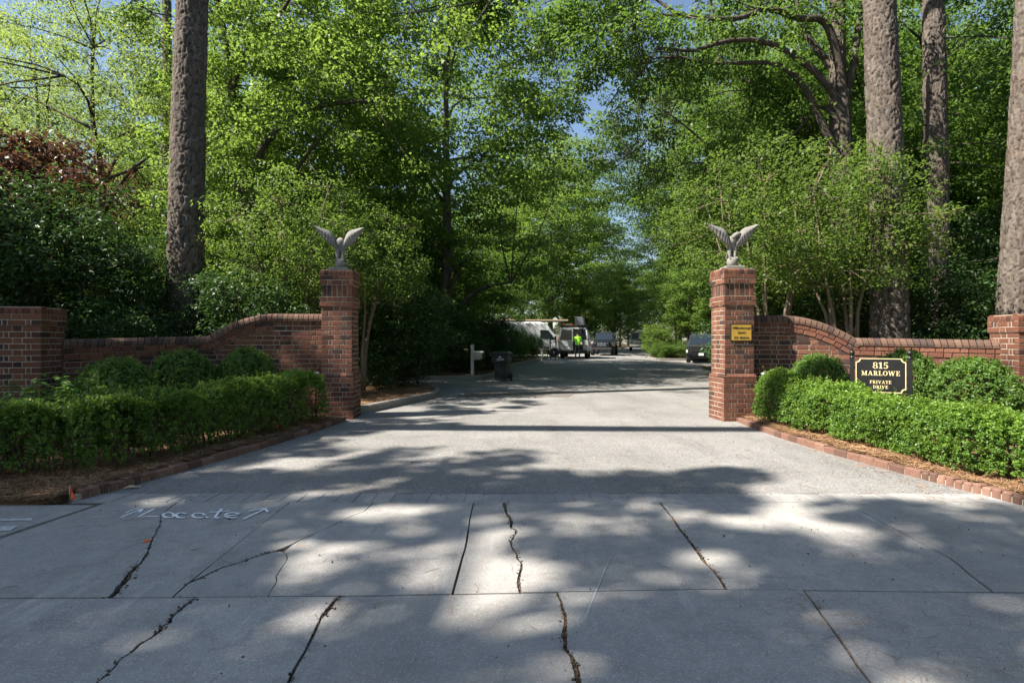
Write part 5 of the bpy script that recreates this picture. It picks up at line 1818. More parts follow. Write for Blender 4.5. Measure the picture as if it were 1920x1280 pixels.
def pickup(label, loc, rz, body, lower, grille, scale=1.0, amber=False, scoop=False):
    t = thing("pickup_truck", label, "truck", loc, rz, "pickup trucks facing the gate")
    t.scale = (scale,) * 3
    b = MB()
    b.loft([rring(.02, .9, .86, .62, 1.16, .1, .95), rring(.25, 1.0, .95, .55, 1.2, .1, 1.0), rring(1.55, 1.02, .98, .5, 1.27, .1, 1.05), rring(3.9, 1.02, .98, .5, 1.27, .08, 1.05), rring(5.8, 1.02, .98, .55, 1.27, .06, 1.05)])
    b.build("body", M[body], t)
    b = MB()
    b.loft([[(-.9, 1.45, 1.22), (.9, 1.45, 1.22), (.9, 3.9, 1.22), (-.9, 3.9, 1.22)], [(-.74, 2.25, 1.9), (.74, 2.25, 1.9), (.76, 3.65, 1.9), (-.76, 3.65, 1.9)], [(-.66, 2.4, 1.96), (.66, 2.4, 1.96), (.68, 3.55, 1.96), (-.68, 3.55, 1.96)]])
    b.build("cab", M[body], t)
    b = MB(); panel(b, [(-.82, 1.5, 1.27), (.82, 1.5, 1.27), (.7, 2.2, 1.86), (-.7, 2.2, 1.86)], (0, -.012, .012)); b.build("windscreen", M['glass'], t)
    for s in (-1, 1):
        b = MB(); panel(b, [(s * .885, 1.75, 1.3), (s * .885, 3.6, 1.3), (s * .775, 3.5, 1.82), (s * .765, 2.4, 1.82)], (s * .012, 0, .004)); b.build("side_window", M['glass'], t)
        b = MB(); b.box((s * 1.12, 1.7, 1.34), (.22, .1, .2), ch=.02); b.box((s * 1.0, 1.7, 1.3), (.1, .05, .05)); b.build("mirror", M['trim'], t)
        b = MB(); b.box((s * .85, .0, .98), (.22, .1, .26), ch=.02); b.build("headlight", M['amber' if amber and s > 0 else 'plate' if lower == 'chrome' else 'glass'], t)
    b = MB(); b.box((0, .0, .93), (1.46, .08, .44), ch=.02); g = b.build("grille", M['trim'], t)
    b = MB()
    for k in range(3): b.box((0, -.05, .8 + k * .13), (1.4, .03, .035))
    b.build("grille_bar", M[grille], g)
    b = MB(); b.box((0, -.075, .93), (.26, .02, .09)); b.build("emblem", M[grille], g)
    b = MB(); b.box((0, -.06, .58), (1.96, .26, .26), ch=.03); bm_ = b.build("bumper", M[lower], t)
    b = MB(); b.box((0, -.03, .42), (1.7, .22, .16), ch=.02); b.build("air_dam", M['trim'], t)
    if lower == 'carblack':
        b = MB(); b.box((-.05, -.2, .6), (.31, .015, .16)); b.build("licence_plate", M['plate'], t)
        for s in (-1, 1):
            b = MB(); b.box((s * .93, -.04, .78), (.12, .1, .2), ch=.02); b.build("corner_trim", M['carwhite'], t)
        b = MB(); b.box((0, -.01, 1.15), (1.8, .06, .03)); b.build("hood_lip", M[body], t)
    if scoop:
        b = MB(); b.loft([[(-.4, .6, 1.22), (.4, .6, 1.22), (.36, .62, 1.29), (-.36, .62, 1.29)], [(-.45, 1.4, 1.25), (.45, 1.4, 1.25), (.42, 1.4, 1.28), (-.42, 1.4, 1.28)]]); s_ = b.build("hood_scoop", M[body], t)
        b = MB(); b.box((0, .6, 1.25), (.7, .02, .05)); b.build("scoop_opening", M['trim'], s_)
    for x in (-.86, .86):
        for y in (1.0, 4.7): wheel(t, x, y, .4, .28)
    return t

def jeep(loc, rz):
    t = thing("off_roader", "black off-road car facing the gate just right of the cargo van", "car", loc, rz)
    b = MB()
    b.loft([rring(.1, .72, .68, .6, 1.12, .08, .9), rring(1.3, .78, .74, .6, 1.2, .08, .95), rring(1.6, .82, .8, .55, 1.2, .08, .95), rring(4.0, .82, .8, .55, 1.2, .05, .95)])
    b.build("body", M['carblack'], t)
    b = MB(); b.loft([[(-.78, 1.5, 1.15), (.78, 1.5, 1.15), (.78, 4.0, 1.15), (-.78, 4.0, 1.15)], [(-.68, 1.85, 1.86), (.68, 1.85, 1.86), (.68, 3.95, 1.86), (-.68, 3.95, 1.86)]]); b.build("cab", M['carblack'], t)
    b = MB(); panel(b, [(-.7, 1.52, 1.24), (.7, 1.52, 1.24), (.63, 1.8, 1.78), (-.63, 1.8, 1.78)], (0, -.02, .006)); b.build("windscreen", M['glass'], t)
    b = MB(); b.box((0, .06, .88), (1.2, .1, .46), ch=.02); g = b.build("grille", M['carblack'], t)
    b = MB()
    for k in range(7): b.box((-.3 + k * .1, .005, .9), (.04, .02, .28))
    b.build("grille_slot", M['alu'], g)
    for s in (-1, 1):
        b = MB(); b.lathe([(.0, -.02), (.1, -.015), (.11, .03)], (s * .48, .02, .95), 14, True, 'Y'); b.build("headlight", M['glass'], t)
        b = MB(); b.box((s * .86, .75, .92), (.3, 1.1, .07), ch=.02); b.box((s * .86, .2, .84), (.28, .07, .2)); b.build("fender", M['trim'], t)
        b = MB(); b.box((s * .98, 1.6, 1.3), (.2, .08, .18), ch=.02); b.build("mirror", M['trim'], t)
        b = MB(); panel(b, [(s * .765, 1.9, 1.26), (s * .765, 3.7, 1.26), (s * .695, 3.6, 1.76), (s * .7, 2.0, 1.76)], (s * .012, 0, .003)); b.build("side_window", M['glass'], t)
    b = MB(); b.box((0, -.12, .56), (1.6, .2, .18), ch=.02); b.box((-.5, -.2, .62), (.06, .04, .06)); b.box((.5, -.2, .62), (.06, .04, .06)); b.build("bumper", M['trim'], t)
    for x in (-.8, .8):
        for y in (.75, 3.3): wheel(t, x, y, .41, .27, 'trim')
    return t

def tall_van(loc, rz):
    """side view, heading +x"""
    t = thing("high_roof_van", "tall white van parked sideways behind the bushes left of the cargo van", "van", loc, rz)
    b = MB()
    def sec(x, hw, z0, z1, r): return [(x, y, z) for y, z in ((-hw, z0), (hw, z0), (hw, z1 - r), (hw - r * .3, z1 - r * .3), (hw - r, z1), (-hw + r, z1), (-hw + r * .3, z1 - r * .3), (-hw, z1 - r))]
    b.loft([sec(0, .98, .5, 2.55, .15), sec(3.9, .98, .5, 2.58, .15), sec(4.25, .97, .5, 2.5, .18), sec(4.6, .96, .5, 2.2, .2), sec(4.95, .95, .5, 1.75, .2), sec(5.3, .93, .5, 1.35, .15), sec(5.95, .85, .5, 1.1, .15)])
    b.build("body", M['carwhite'], t)
    for s in (-1, 1):
        b = MB(); panel(b, [(3.95, s * .982, 1.35), (5.0, s * .962, 1.3), (4.55, s * .966, 1.95), (3.95, s * .982, 2.0)], (0, s * .012, 0)); b.build("side_window", M['glass'], t)
        b = MB(); b.box((5.05, s * 1.08, 1.4), (.14, .2, .3), ch=.03); b.build("mirror", M['trim'], t)
        b = MB(); b.box((2.0, s * .985, 1.42), (3.2, .012, .05)); b.box((2.0, s * .985, .62), (3.6, .014, .1)); b.build("rub_strip", M['trim'], t)
        b = MB(); b.box((3.0, s * .986, 1.1), (1.1, .008, .02), ry=.7); b.build("door_seam", M['trim'], t)
    b = MB(); panel(b, [(5.22, -.8, 1.42), (5.22, .8, 1.42), (4.68, .74, 2.12), (4.68, -.74, 2.12)], (.012, 0, .012)); b.build("windscreen", M['glass'], t)
    for x in (1.1, 4.95):
        for y in (-.84, .84):
            m = MB(); m.lathe([(.21, -.13), (.33, -.13), (.36, -.1), (.36, .1), (.33, .13), (.21, .13)], (x, y, .36), 20, False, 'Y'); w = m.build("wheel", M['tyre'], t)
            m = MB(); m.lathe([(.04, -.134), (.2, -.1), (.2, .1), (.04, .134)], (x, y, .36), 14, False, 'Y'); m.build("rim", M['galv'], w)
    b = MB(); b.box((3.0, -.7, 2.62), (5.6, .05, .05)); b.box((3.0, .7, 2.62), (5.6, .05, .05))
    for x in (.6, 2.2, 3.8): b.box((x, 0, 2.6), (.05, 1.5, .05))
    b.build("roof_rack", M['trim'], t)
    l = thing("plank", "long pale plank carried on the tall white van, jutting past its front", "plank", (loc[0] + 2.8, loc[1] - .55, loc[2] + 2.7), rz)
    b = MB(); b.box((0, 0, 0), (6.4, .26, .09), ch=.01); b.build("board", M['wood'], l)
    b = MB(); b.box((0, .32, .0), (5.8, .1, .1), ch=.01); b.build("batten", M['wood'], l)

def onroad(u, v, d):
    x = (u - 960) / F * d
    return (x, d, G(x, d))
cargo_van(onroad(1075, 672, 37.4), -.17)
jeep(onroad(1128, 668, 45.0), -.28)
pickup("distant silver pickup truck with chrome grille on the far drive", onroad(1199, 660, 58), -.2, 'carsilver', 'chrome', 'chrome', 1.0, True)
pickup("dark pickup truck with black grille peeking from behind the plaque pillar", onroad(1316, 681, 37.8), -.31, 'carnavy', 'carblack', 'trim', 1.0, False, True)
tall_van((-1.9, 42.2, G(-1.9, 42.2)), 0)

# ------------------------------------------------------------------ worker at the van, stepladder
def person(loc, rz):
    root = thing("person", "person in a bright green work shirt and dark trousers reaching into the van's rear door", "person", loc, rz)
    P = {'pel': (0, 0, .93), 'wa': (0, .04, 1.08), 'ch': (0, .12, 1.3), 'nk': (0, .2, 1.47), 'hd': (0, .24, 1.58), 'hd2': (0, .26, 1.7)}
    R = {'pel': .15, 'wa': .14, 'ch': .165, 'nk': .06, 'hd': .095, 'hd2': .085}
    E = [('pel', 'wa'), ('wa', 'ch'), ('ch', 'nk'), ('nk', 'hd'), ('hd', 'hd2')]
    for s, n in ((-1, 'l'), (1, 'r')):
        P.update({n + 'sh': (s * .19, .13, 1.39), n + 'el': (s * .24, .3, 1.18), n + 'wr': (s * .2, .52, 1.2), n + 'ha': (s * .19, .59, 1.21),
                  n + 'hip': (s * .1, 0, .88), n + 'kn': (s * .12, -.02, .49), n + 'an': (s * .13, -.06, .09), n + 'to': (s * .15, .12, .035)})
        R.update({n + 'sh': .075, n + 'el': .05, n + 'wr': .034, n + 'ha': .036, n + 'hip': .095, n + 'kn': .064, n + 'an': .045, n + 'to': .035})
        E += [('ch', n + 'sh'), (n + 'sh', n + 'el'), (n + 'el', n + 'wr'), (n + 'wr', n + 'ha'), ('pel', n + 'hip'), (n + 'hip', n + 'kn'), (n + 'kn', n + 'an'), (n + 'an', n + 'to')]
        for q in range(4):
            k = n + 'f%d' % q
            P[k] = (s * .19 + (q - 1.5) * .021, .655 - .01 * abs(q - 1), 1.215); P[k + 'b'] = (s * .19 + (q - 1.5) * .024, .69 - .012 * abs(q - 1), 1.19)
            R[k] = .01; R[k + 'b'] = .008
            E += [(n + 'ha', k), (k, k + 'b')]
        P[n + 'th'] = (s * .19 - s * .05, .6, 1.2); R[n + 'th'] = .011; E.append((n + 'wr', n + 'th'))
    keys = list(P)
    me = bpy.data.meshes.new("body")
    me.from_pydata([P[k] for k in keys], [(keys.index(a), keys.index(b)) for a, b in E], [])
    o = bpy.data.objects.new("body", me); COL.objects.link(o)
    md = o.modifiers.new("s", 'SKIN')
    for i, k in enumerate(keys):
        me.skin_vertices[0].data[i].radius = (R[k], R[k])
        me.skin_vertices[0].data[i].use_root = (k == 'pel')
    o.modifiers.new("d", 'SUBSURF').levels = 2
    dg = bpy.context.evaluated_depsgraph_get()
    m2 = bpy.data.meshes.new_from_object(o.evaluated_get(dg))
    bpy.data.objects.remove(o)
    m2.materials.clear()
    for k in ('skin', 'hivis', 'denim', 'trim', 'hair'): m2.materials.append(M[k])
    for p in m2.polygons:
        c = p.center
        p.use_smooth = True
        if c.z < .11: i = 3
        elif c.z < .95: i = 2
        elif c.z < 1.5 and c.y < .33: i = 1
        elif c.z > 1.6 and c.y < .3 or c.z > 1.72: i = 4
        else: i = 0
        p.material_index = i
    link("body", m2, root)
person((onroad(1081.5, 672, 37.4)[0], 36.95, G(4.2, 36.9)), -.17)

sl = onroad(1034, 672, 36.6)
t = thing("stepladder", "dark open stepladder standing left of the cargo van", "ladder", (2.62, 36.3, G(2.62, 36.3) + .02), .25)
for s in (-1, 1):
    b = MB(); b.tube([(s * .28, -.35, 0), (s * .17, 0, 1.35)], .028, 6); b.build("front_rail", M['trim'], t)
    b = MB(); b.tube([(s * .28, .4, 0), (s * .17, .03, 1.35)], .024, 6); b.build("rear_rail", M['trim'], t)
for k in range(4):
    f = .2 + k * .2
    b = MB(); b.box((0, -.35 * (1 - f), 1.35 * f), (.54 - .2 * f, .09, .03)); b.build("tread", M['trim'], t)
b = MB(); b.box((0, .01, 1.36), (.4, .14, .04)); b.build("top_cap", M['trim'], t)

# ------------------------------------------------------------------ mailboxes and wheeled bin
def mailbox(label, loc, rz, h, full=True):
    t = thing("mailbox", label, "mailbox", loc, rz, "mailboxes along the drive")
    b = MB(); b.box((0, 0, h / 2 - .1), (.1, .1, h + .2), ch=.008)
    b.build("post", M['postwhite'], t)
    b = MB(); b.loft([[(-.062, -.062, h), (.062, -.062, h), (.062, .062, h), (-.062, .062, h)], [(-.062, -.062, h + .02), (.062, -.062, h + .02), (.062, .062, h + .02), (-.062, .062, h + .02)], [(-.005, -.005, h + .085), (.005, -.005, h + .085), (.005, .005, h + .085), (-.005, .005, h + .085)]])
    b.build("post_cap", M['postwhite'], t)
    b = MB(); b.prism([(.05, h - .5), (.32, h - .5), (.42, h - .42), (.05, h - .42)], -.06, .06, lambda a, c, e: (a, e, c)); b.build("arm", M['beige'], t)
    b = MB()
    prof = [(-.1, h - .418), (.1, h - .418), (.1, h - .25), (.06, h - .2), (-.06, h - .2), (-.1, h - .25)]
    b.loft([[(.07, y, z) for y, z in prof], [(.44, y, z) for y, z in prof]]); bx = b.build("box", M['beige'], t)
    b = MB(); b.box((.255, -.06, h - .205), (.42, .13, .016), rx=.5); b.box((.255, .06, h - .205), (.42, .13, .016), rx=-.5); b.build("roof", M['postwhite'], bx)
    b = MB(); b.box((.446, 0, h - .33), (.012, .16, .15)); b.build("door", M['trim'], bx)
    return t
mailbox("pale mailbox on a white post at the kerb behind the left gate pillar", (-1.48, 21.25, .1), -.35, 1.12)
mailbox("farther mailbox on a white post between the wheeled bin and the van", (1.82, 34.4, G(1.82, 34.4) + .1), -.2, 1.0)

t = thing("wheeled_bin", "dark green wheeled rubbish bin with white print standing by the mailbox kerb", "bin", (-.36, 20.3, 0), -.22)
b = MB()
b.loft([[(-.2, -.22, .05), (.2, -.22, .05), (.2, .24, .05), (-.2, .24, .05)], [(-.235, -.27, .62), (.235, -.27, .62), (.235, .28, .62), (-.235, .28, .62)],
        [(-.285, -.33, .68), (.285, -.33, .68), (.285, .31, .68), (-.285, .31, .68)], [(-.3, -.35, .96), (.3, -.35, .96), (.3, .33, .96), (-.3, .33, .96)]])
b.build("body", M['bin'], t)
b = MB(); b.loft([[(-.32, -.38, .962), (.32, -.38, .962), (.32, .35, .962), (-.32, .35, .962)], [(-.32, -.38, .99), (.32, -.38, .99), (.32, .35, .99), (-.32, .35, .99)], [(-.24, -.26, 1.045), (.24, -.26, 1.045), (.24, .26, 1.045), (-.24, .26, 1.045)]]); b.build("lid", M['bin'], t)
b = MB(); b.tube([(-.27, .38, .92), (-.27, .46, .95), (.27, .46, .95), (.27, .38, .92)], .017, 8); b.box((.33, .2, .9), (.05, .1, .09)); b.build("handle", M['bin'], t)
for s in (-1, 1):
    b = MB(); b.lathe([(.03, -.03), (.12, -.035), (.135, -.02), (.135, .02), (.12, .035), (.03, .03)], (s * .27, .25, .135), 16, False, 'X'); b.build("wheel", M['tyre'], t)
link("lettering", text_mesh("Raleigh", .085, M['white'], .15, .001, 1.0, .002), t, (.02, -.3415, .775), (PI / 2 - .06, 0, 0))
b = MB()
for (x, z, w, h) in ((.01, .86, .05, .05), (.01, .825, .014, .04), (-.02, .845, .03, .03), (.04, .845, .03, .03), (-.06, .725, .09, .012)): b.box((x, -.345, z), (w, .004, h), ch=.001)
b.build("emblem", M['white'], t)

# ------------------------------------------------------------------ small things in the beds
def uplight(label, loc, rz):
    t = thing("spotlight", label, "garden light", loc, rz, "garden spotlights aimed at the pillars")
    b = MB(); b.tube([(0, 0, 0), (0, 0, .68)], .012, 6); b.build("stake", M['trim'], t)
    b = MB(); b.tube([(.03, -.01, .66), (-.008, .0, .74), (-.03, .008, .79)], [.034, .04, .044], 12); b.build("housing", M['galv'], t)
uplight("grey garden spotlight rising from the right hedge below the plaque", (4.16, 9.35, .1), .3)
uplight("grey garden spotlight at the end of the left hedge by its gate pillar", (-3.33, 9.66, .08), 2.6)
def flag(label, loc, rz, h, droop):
    t = thing("marker_flag", label, "flag", loc, rz, "orange marker flags in the left bed")
    b = MB(); b.tube([(0, 0, -.05), (.005, 0, h)], .003, 5); b.build("wire", M['galv'], t)
    V, Fq = [], []
    for i in range(6):
        for j in range(4):
            f, g = i / 5, j / 3
            V.append((.004 + (.1 * f) * (1 - droop) + .03 * math.sin(g * 3) * f * droop, .018 * math.sin(f * 5 + g), h - .085 * g * (1 - .3 * f * droop) - f * droop * .085))
    for i in range(5):
        for j in range(3): Fq.append((i * 4 + j, i * 4 + j + 1, i * 4 + j + 5, i * 4 + j + 4))
    b = MB(); b.add(V, Fq, True); b.add([(x, y + .0015, z) for x, y, z in V], [f[::-1] for f in Fq], True); b.build("cloth", M['orange'], t)
flag("drooping orange marker flag at the street end of the left bed", (-3.83, 4.92, .05), .4, .11, .8)
flag("orange marker flag in the straw before the left hedge near its gate pillar", (-3.5, 8.35, .05), .2, .2, .5)

# spray-painted utility marking: an arrow, the word Locate, another arrow
def zz(x, y):
    p = gp(x / 3.5563, 640 + y / 3.5556)
    return (p[0], p[1])
def arc(cx, cy, rx, ry, a0, a1, n=12): return [zz(cx + rx * math.cos(a0 + (a1 - a0) * i / n), cy - ry * math.sin(a0 + (a1 - a0) * i / n)) for i in range(n + 1)]
ST = [[zz(806, 1174), zz(870, 1147), zz(948, 1119)], [zz(838, 1143), zz(885, 1124), zz(950, 1119), zz(930, 1140)],
      [zz(1028, 1118), zz(975, 1143), zz(920, 1172), zz(990, 1167), zz(1060, 1168)],
      arc(1124, 1160, 37, 17, .4, 2 * PI + .5, 16), arc(1212, 1162, 38, 17, .7, 5.3),
      arc(1325, 1163, 42, 16, .3, 2 * PI + .1, 16) + [zz(1362, 1168), zz(1385, 1178)],
      [zz(1480, 1118), zz(1455, 1145), zz(1432, 1176), zz(1460, 1181)], [zz(1395, 1141), zz(1450, 1139), zz(1530, 1132)],
      [zz(1500, 1165), zz(1560, 1163), zz(1596, 1156)] + arc(1550, 1162, 48, 17, .3, 5.4, 16),
      [gp(457, 974)[:2], gp(478, 964)[:2], gp(497, 955)[:2]], [gp(466, 959.5)[:2], gp(482, 956)[:2], gp(497, 954.5)[:2], gp(502, 961)[:2]]]
mk = thing("spray_marking", "white spray-painted word Locate between two arrows on the concrete apron", "marking", ST[2][2] + (0,))
rs = random.Random(4)
for i, s in enumerate(ST):
    b = MB()
    P = [Vector(p) for p in s]
    L, R = [], []
    for k, p in enumerate(P):
        d = (P[min(k + 1, len(P) - 1)] - P[max(k - 1, 0)]).normalized()
        n = Vector((-d.y, d.x)) * .0105 * rs.uniform(.8, 1.25)
        L.append(p + n); R.append(p - n)
    z = .0045 + .0004 * i
    vs = [(q.x, q.y, z) for q in L] + [(q.x, q.y, z) for q in R]
    m = len(P)
    b.add(vs, [(k, k + 1, m + k + 1, m + k) for k in range(m - 1)])
    b.build("stroke", M['spray'], mk, off=ST[2][2] + (0,))
for lab, poly in (("thin pale scrape mark across two slabs near the open middle crack", [gp(1143, 1045), gp(1145, 1045), gp(1098, 1162), gp(1095, 1161)]),
                  ("white painted line across the pavement flag at the left edge", [gp(-40, 976), gp(60, 975), gp(60, 979), gp(-40, 980)]),
                  ("white overspray smear on the pavement corner at the left edge", [gp(-40, 990), gp(34, 989), gp(20, 998), gp(-40, 1000)])):
    t = thing("painted_line", lab, "marking", (poly[0][0], poly[0][1], 0))
    b = MB(); b.add([(p[0], p[1], .0165 if p[0] < 0 else .0065) for p in poly], [(0, 1, 2, 3)]); b.build("paint", M['chalk'], t, off=(poly[0][0], poly[0][1], 0))
t = thing("paint_dot", "small orange paint dot on the concrete apron", "marking", gp(275, 1015))
b = MB(); b.prism([(.022 * math.cos(a) * (1 + .3 * math.sin(3 * a)), .03 * math.sin(a)) for a in [i * PI / 7 for i in range(14)]], .004, .0055); b.build("paint", M['orange'], t)
t = thing("orange_leaf", "curled brown leaf lying below the tumbled edging bricks", "leaf", (-3.62, 5.42, 0), .4)
b = MB(); b.add([(-.08, 0, .01), (-.02, .03, .03), (.08, .0, .012), (-.01, -.03, .018)], [(0, 1, 2, 3)]); b.build("blade", M['wood'], t)
t.name = "dry_leaf"

# ------------------------------------------------------------------ loose straw, litter, grass
def strands(name, P, L, W, r, tilt=.15, mat='straw', label=None, ang=None):
    n = len(P)
    a = r.uniform(0, 2 * PI, n) if ang is None else ang + r.normal(size=n) * .5
    e = r.normal(size=n) * tilt
    D = np.stack([np.cos(a) * np.cos(e), np.sin(a) * np.cos(e), np.sin(np.abs(e))], 1)
    B = np.stack([-np.sin(a), np.cos(a), r.normal(size=n) * .4], 1)
    l = (L * r.uniform(.5, 1.3, n))[:, None]
    V = np.empty((n, 6, 3))
    bow = np.stack([-np.sin(a), np.cos(a), r.random(n) * .3], 1) * (r.normal(size=n) * .12)[:, None] * l
    w = (W * .5 * np.clip(P[:, 1] / 5.5, .35, 1))[:, None]
    for k, f in enumerate((-.5, 0, .5)):
        c = P + D * l * f + (bow if k == 1 else 0)
        V[:, k] = c + B * w * (1 if k < 2 else .4); V[:, 5 - k] = c - B * w * (1 if k < 2 else .4)
    Q = np.arange(n * 6).reshape(n, 6)
    Q = np.concatenate([Q[:, [0, 1, 4, 5]], Q[:, [1, 2, 3, 4]]])
    rnd = r.random(n)
    V[:, :, 2] = np.maximum(V[:, :, 2], P[:, None, 2] - .004)
    o = link(name, np_mesh(name, V.reshape(-1, 3), Q, M[mat], np.concatenate([rnd, rnd])))
    return tag(o, kind='stuff')
r = np.random.default_rng(101)
def inpoly(n, poly):
    poly = np.array(poly)
    lo, hi = poly.min(0), poly.max(0)
    out = []
    while sum(len(q) for q in out) < n:
        p = r.uniform(lo, hi, (n, 2))
        ins = np.zeros(n, bool)
        for (x0, y0), (x1, y1) in zip(poly, np.roll(poly, -1, 0)):
            c = ((y0 > p[:, 1]) != (y1 > p[:, 1])) & (p[:, 0] < (x1 - x0) * (p[:, 1] - y0) / (y1 - y0 + 1e-12) + x0)
            ins ^= c
        out.append(p[ins])
    return np.concatenate(out)[:n]
def straw_on(name, poly, n, z, L=.17, W=.0035, zs=.035):
    p = inpoly(n, poly)
    zb = np.array([.02 + .035 * lump(x, y) for x, y in p])
    P = np.column_stack([p, z + zb + r.random(n) * zs])
    strands(name, P, L, W, r, .22)
straw_on("pine_straw", [(p[0] - .06, p[1]) for p in L_EDGE] + [(-3.5, 9.6), (-4.0, 7.2), (-4.6, 5.9), (-7.4, 5.8), (-7.4, 4.8), (-3.95, 4.84)], 36000, .045, .17, .0045)
straw_on("pine_straw", [(p[0] + .06, p[1]) for p in R_EDGE] + [(4.5, 9.5), (4.6, 7.6), (4.9, 5.6), (7.0, 5.0), (7.0, 4.2), (4.6, 4.4)], 30000, .05, .17, .0045)
straw_on("pine_straw", NEAR_I + [(-4.5, 11.0)], 12000, .11, .16, .006)
straw_on("pine_straw", [(-5, 20.9), (-1.6, 21.1), (-1.1, 21.9), (-.9, 23.2), (-2, 25), (-5, 25)], 6000, .12, .2, .012)
# needles blown over the pavement and the drive, thickest along cracks
nl = 1500
cx = r.uniform(-4, 4.6, nl); cy = 1.6 + 9.0 * r.random(nl) ** 1.3
P = np.column_stack([cx, cy, np.full(nl, .006)])
extra = []
for (x, y, n, sx, sy) in ((1.9, 2.75, 130, .35, .3), (2.15, 2.35, 80, .3, .12), (1.55, 2.9, 60, .12, .2), (-.9, 3.0, 25, .2, .06), (.9, 4.4, 24, .4, .2), (-2.1, 3.7, 24, .5, .3), (4.0, 6.5, 160, .1, 1.0), (-3.2, 7.4, 90, .12, .9), (3.9, 5.3, 70, .25, .3), (-.3, 7.2, 60, .8, .7)):
    extra.append(np.column_stack([r.normal(x, sx, n), r.normal(y, sy, n), np.full(n, .008)]))
for ln in (c4, d3, d4):
    for x, y, w in ln:
        m = 14
        extra.append(np.column_stack([r.normal(x, .015, m), r.normal(y, .03, m), np.full(m, -.004)]))
P = np.concatenate([P] + extra)
strands("needle_litter", P, .11, .0031, r, .04, ang=None)
# crumbs of soil and bark in the open cracks
CR = []
for ln in (c1, c3, c4, d1, d2, d3, c2a):
    for (x, y, w), (x2, y2, w2) in zip(ln, ln[1:]):
        k = int(8 + (w + w2) * 700)
        f = r.random(k)[:, None]
        q = np.array([[x, y]]) * (1 - f) + np.array([[x2, y2]]) * f
        q = q + r.normal(size=(k, 2)) * np.array([(w + w2) * .55 + .003, .006])
        CR.append(np.column_stack([q, r.uniform(-.02, .002, k)]))
CR = np.concatenate(CR)
n = len(CR)
off = r.normal(size=(n, 4, 3)) * .0065
V = (CR[:, None, :] + off).reshape(-1, 3)
base = np.arange(n)[:, None] * 4
Q = np.concatenate([base + np.array([[0, 1, 2, 2]])[:, [0, 1, 2]], base + np.array([[0, 2, 3]]), base + np.array([[0, 3, 1]]), base + np.array([[1, 3, 2]])])
tag(link("crack_debris", np_mesh("crack_debris", V, Q, M['dirt'])), kind='stuff')
# small stones, seeds and bark chips on the hard surfaces
n = 700
C_ = np.column_stack([r.uniform(-4, 4.8, n), 1.6 + 10 * r.random(n) ** 1.5, np.full(n, .006)])
off = r.normal(size=(n, 4, 3)) * .005 * r.uniform(.4, 1.3, n)[:, None, None]
V = (C_[:, None, :] + off).reshape(-1, 3)
base = np.arange(n)[:, None] * 4
Q = np.concatenate([base + np.array([[0, 1, 2]]), base + np.array([[0, 2, 3]]), base + np.array([[0, 3, 1]]), base + np.array([[1, 3, 2]])])
tag(link("bark_chips", np_mesh("bark_chips", V, Q, M['dirt'])), kind='stuff')
# strip of grass in front of the tall white van and ground cover under the woods
p = inpoly(5000, [(-6, 39.1), (2.3, 38.7), (2.4, 39.3), (-6, 39.9)])
P = np.column_stack([p, [G(x, y) + .08 for x, y in p]])
strands("grass", P, .22, .03, r, .9, 'grassleaf')
def ground_cover(name, poly, n, L, W, h, mat):
    p = inpoly(n, poly)
    P = np.column_stack([p, np.array([G(x, y) for x, y in p]) + r.random(n) ** 1.5 * h])
    NN = np.array([0, 0, .8]) + unit(n, r) * .6; NN /= np.linalg.norm(NN, axis=1)[:, None]
    V, Q = leaf_arrays(P, NN, unit(n, r) + np.array([0, 0, .2]), L, W, r)
    tag(link(name, np_mesh(name, V, Q, M[mat], r.random(n))), kind='stuff')
ground_cover("undergrowth", [(8.2, 11.2), (13, 10.5), (22, 17), (20, 26), (9.5, 23), (6.4, 16.5), (6.0, 12.5)], 30000, .1, .055, .75, 'oakleaf')
ground_cover("undergrowth", [(-6, 11.3), (-17, 13), (-26, 22), (-16, 24), (-5, 18.5)], 26000, .1, .055, .6, 'oakleaf')

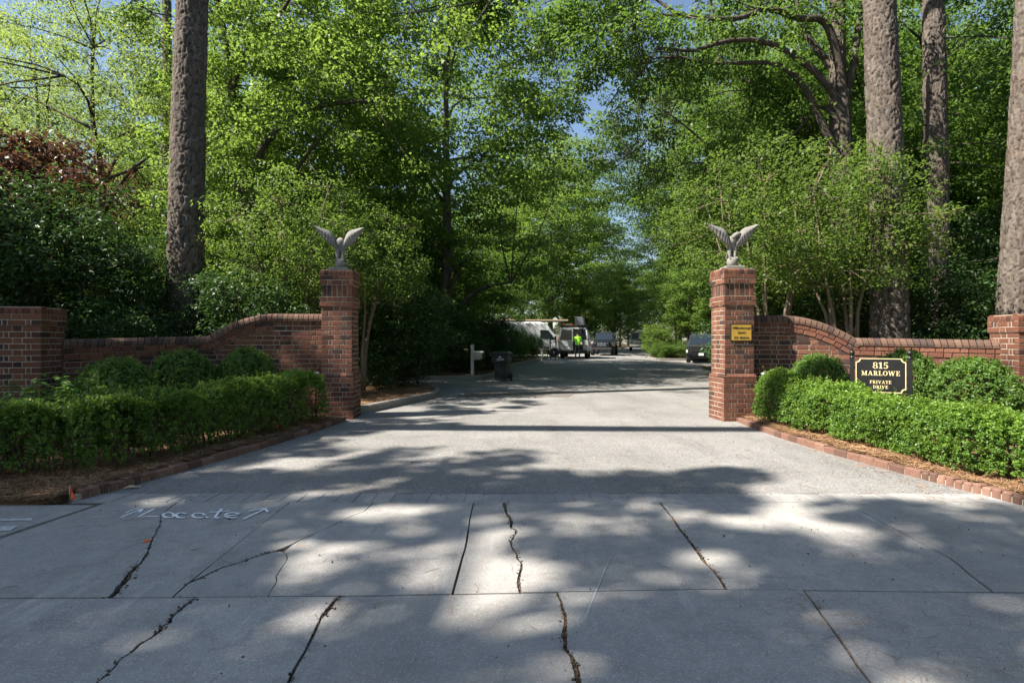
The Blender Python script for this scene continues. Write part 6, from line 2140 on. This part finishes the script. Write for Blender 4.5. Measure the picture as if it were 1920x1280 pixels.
# ------------------------------------------------------------------ tall trees left of the picture whose leaves dapple the drive
def cover(x, y):
    """how closely the canopy shades the ground there, judged from the photograph"""
    u, v = 960 + x / y * F, 640 + EYE / y * F
    if x < -2.75 and 4.6 < y < 11.5: return .74 if y > 6 else .85
    if y >= 10.6:
        if x > 4.2: return 0.0
        return .3 if -1.8 < x < .6 and y < 13.5 else 0.0
    if u > 1390 and v < 960 and y > 4.9: return 0.0
    if v < 806: return .25 if u < 900 else 0.0
    if v < 885:
        edge = 700 - (v - 800) * 2.0
        if u < edge: return .9
        if v > 845 and u < 1000: return .62
        return 0.0
    if v < 945:
        if u < 520: return .97
        if u > 1020: return .9
        return .75
    if v < 1115:
        if u < 480: return .965
        if u > 1580: return .72
        return .55
    if u < 560: return .9
    if u < 1400: return .6
    return .6
r = np.random.default_rng(111)
trees = [(-20.5, .5), (-17.5, 4.5), (-15, -2.5), (-22.0, 7.5)]
CL = [[] for _ in trees]
for x in np.arange(-9.5, 6.6, .3):
    for y in np.arange(.4, 18.4, .25):
        gx, gy = x + r.uniform(-.15, .15), y + r.uniform(-.13, .13)
        if r.random() < -math.log(1.001 - cover(gx, gy)) * .29:
            hgt = r.uniform(14, 20)
            p = np.array([gx, gy, 0]) - LDIR * (hgt / -LDIR[2]) * 1.0
            k = int(np.argmin([math.hypot(p[0] - a, p[1] - b) for a, b in trees]))
            CL[k].append(p)
for k, (x, y) in enumerate(trees):
    t = thing("shade_tree", ("tall tree left of the picture over the near apron", "tall tree left of the picture over the left hedge", "tall tree left of the picture beside the street", "tall tree left of the picture behind the low pier")[k], "tree", (x, y, 0), 0, "tall trees shading the gate")
    C = np.array(CL[k]) - np.array([x, y, 0])
    mb = MB()
    mb.tube([(0, 0, -.1), (.1, 0, 6), (.2, .1, 13), (.3, .1, 19)], [.3, .25, .18, .06], 10)
    for c in C[r.permutation(len(C))[:26]]:
        z0 = max(8, c[2] - .5 * math.hypot(c[0], c[1]))
        mb.tube(bend((.1, .05, min(z0, 17)), c, .06, r, 6, .1), [.09, .07, .055, .04, .025, .01], 6, cap=False)
    mb.build("trunk", M['grey_bark'], t)
    RAD = [(q, q, q * .45) for q in r.uniform(.2, .4, len(C))]
    link("crown", leaf_cloud("crown", C, RAD, 58, .19, .16, 'maple', r, rand=.5), t)
pine("leaning pine left of the picture whose trunk throws a straight shadow across the drive", (-11.5, 9.35, 0), .36, (0, .295), 1.2, 1, 1.0, False)
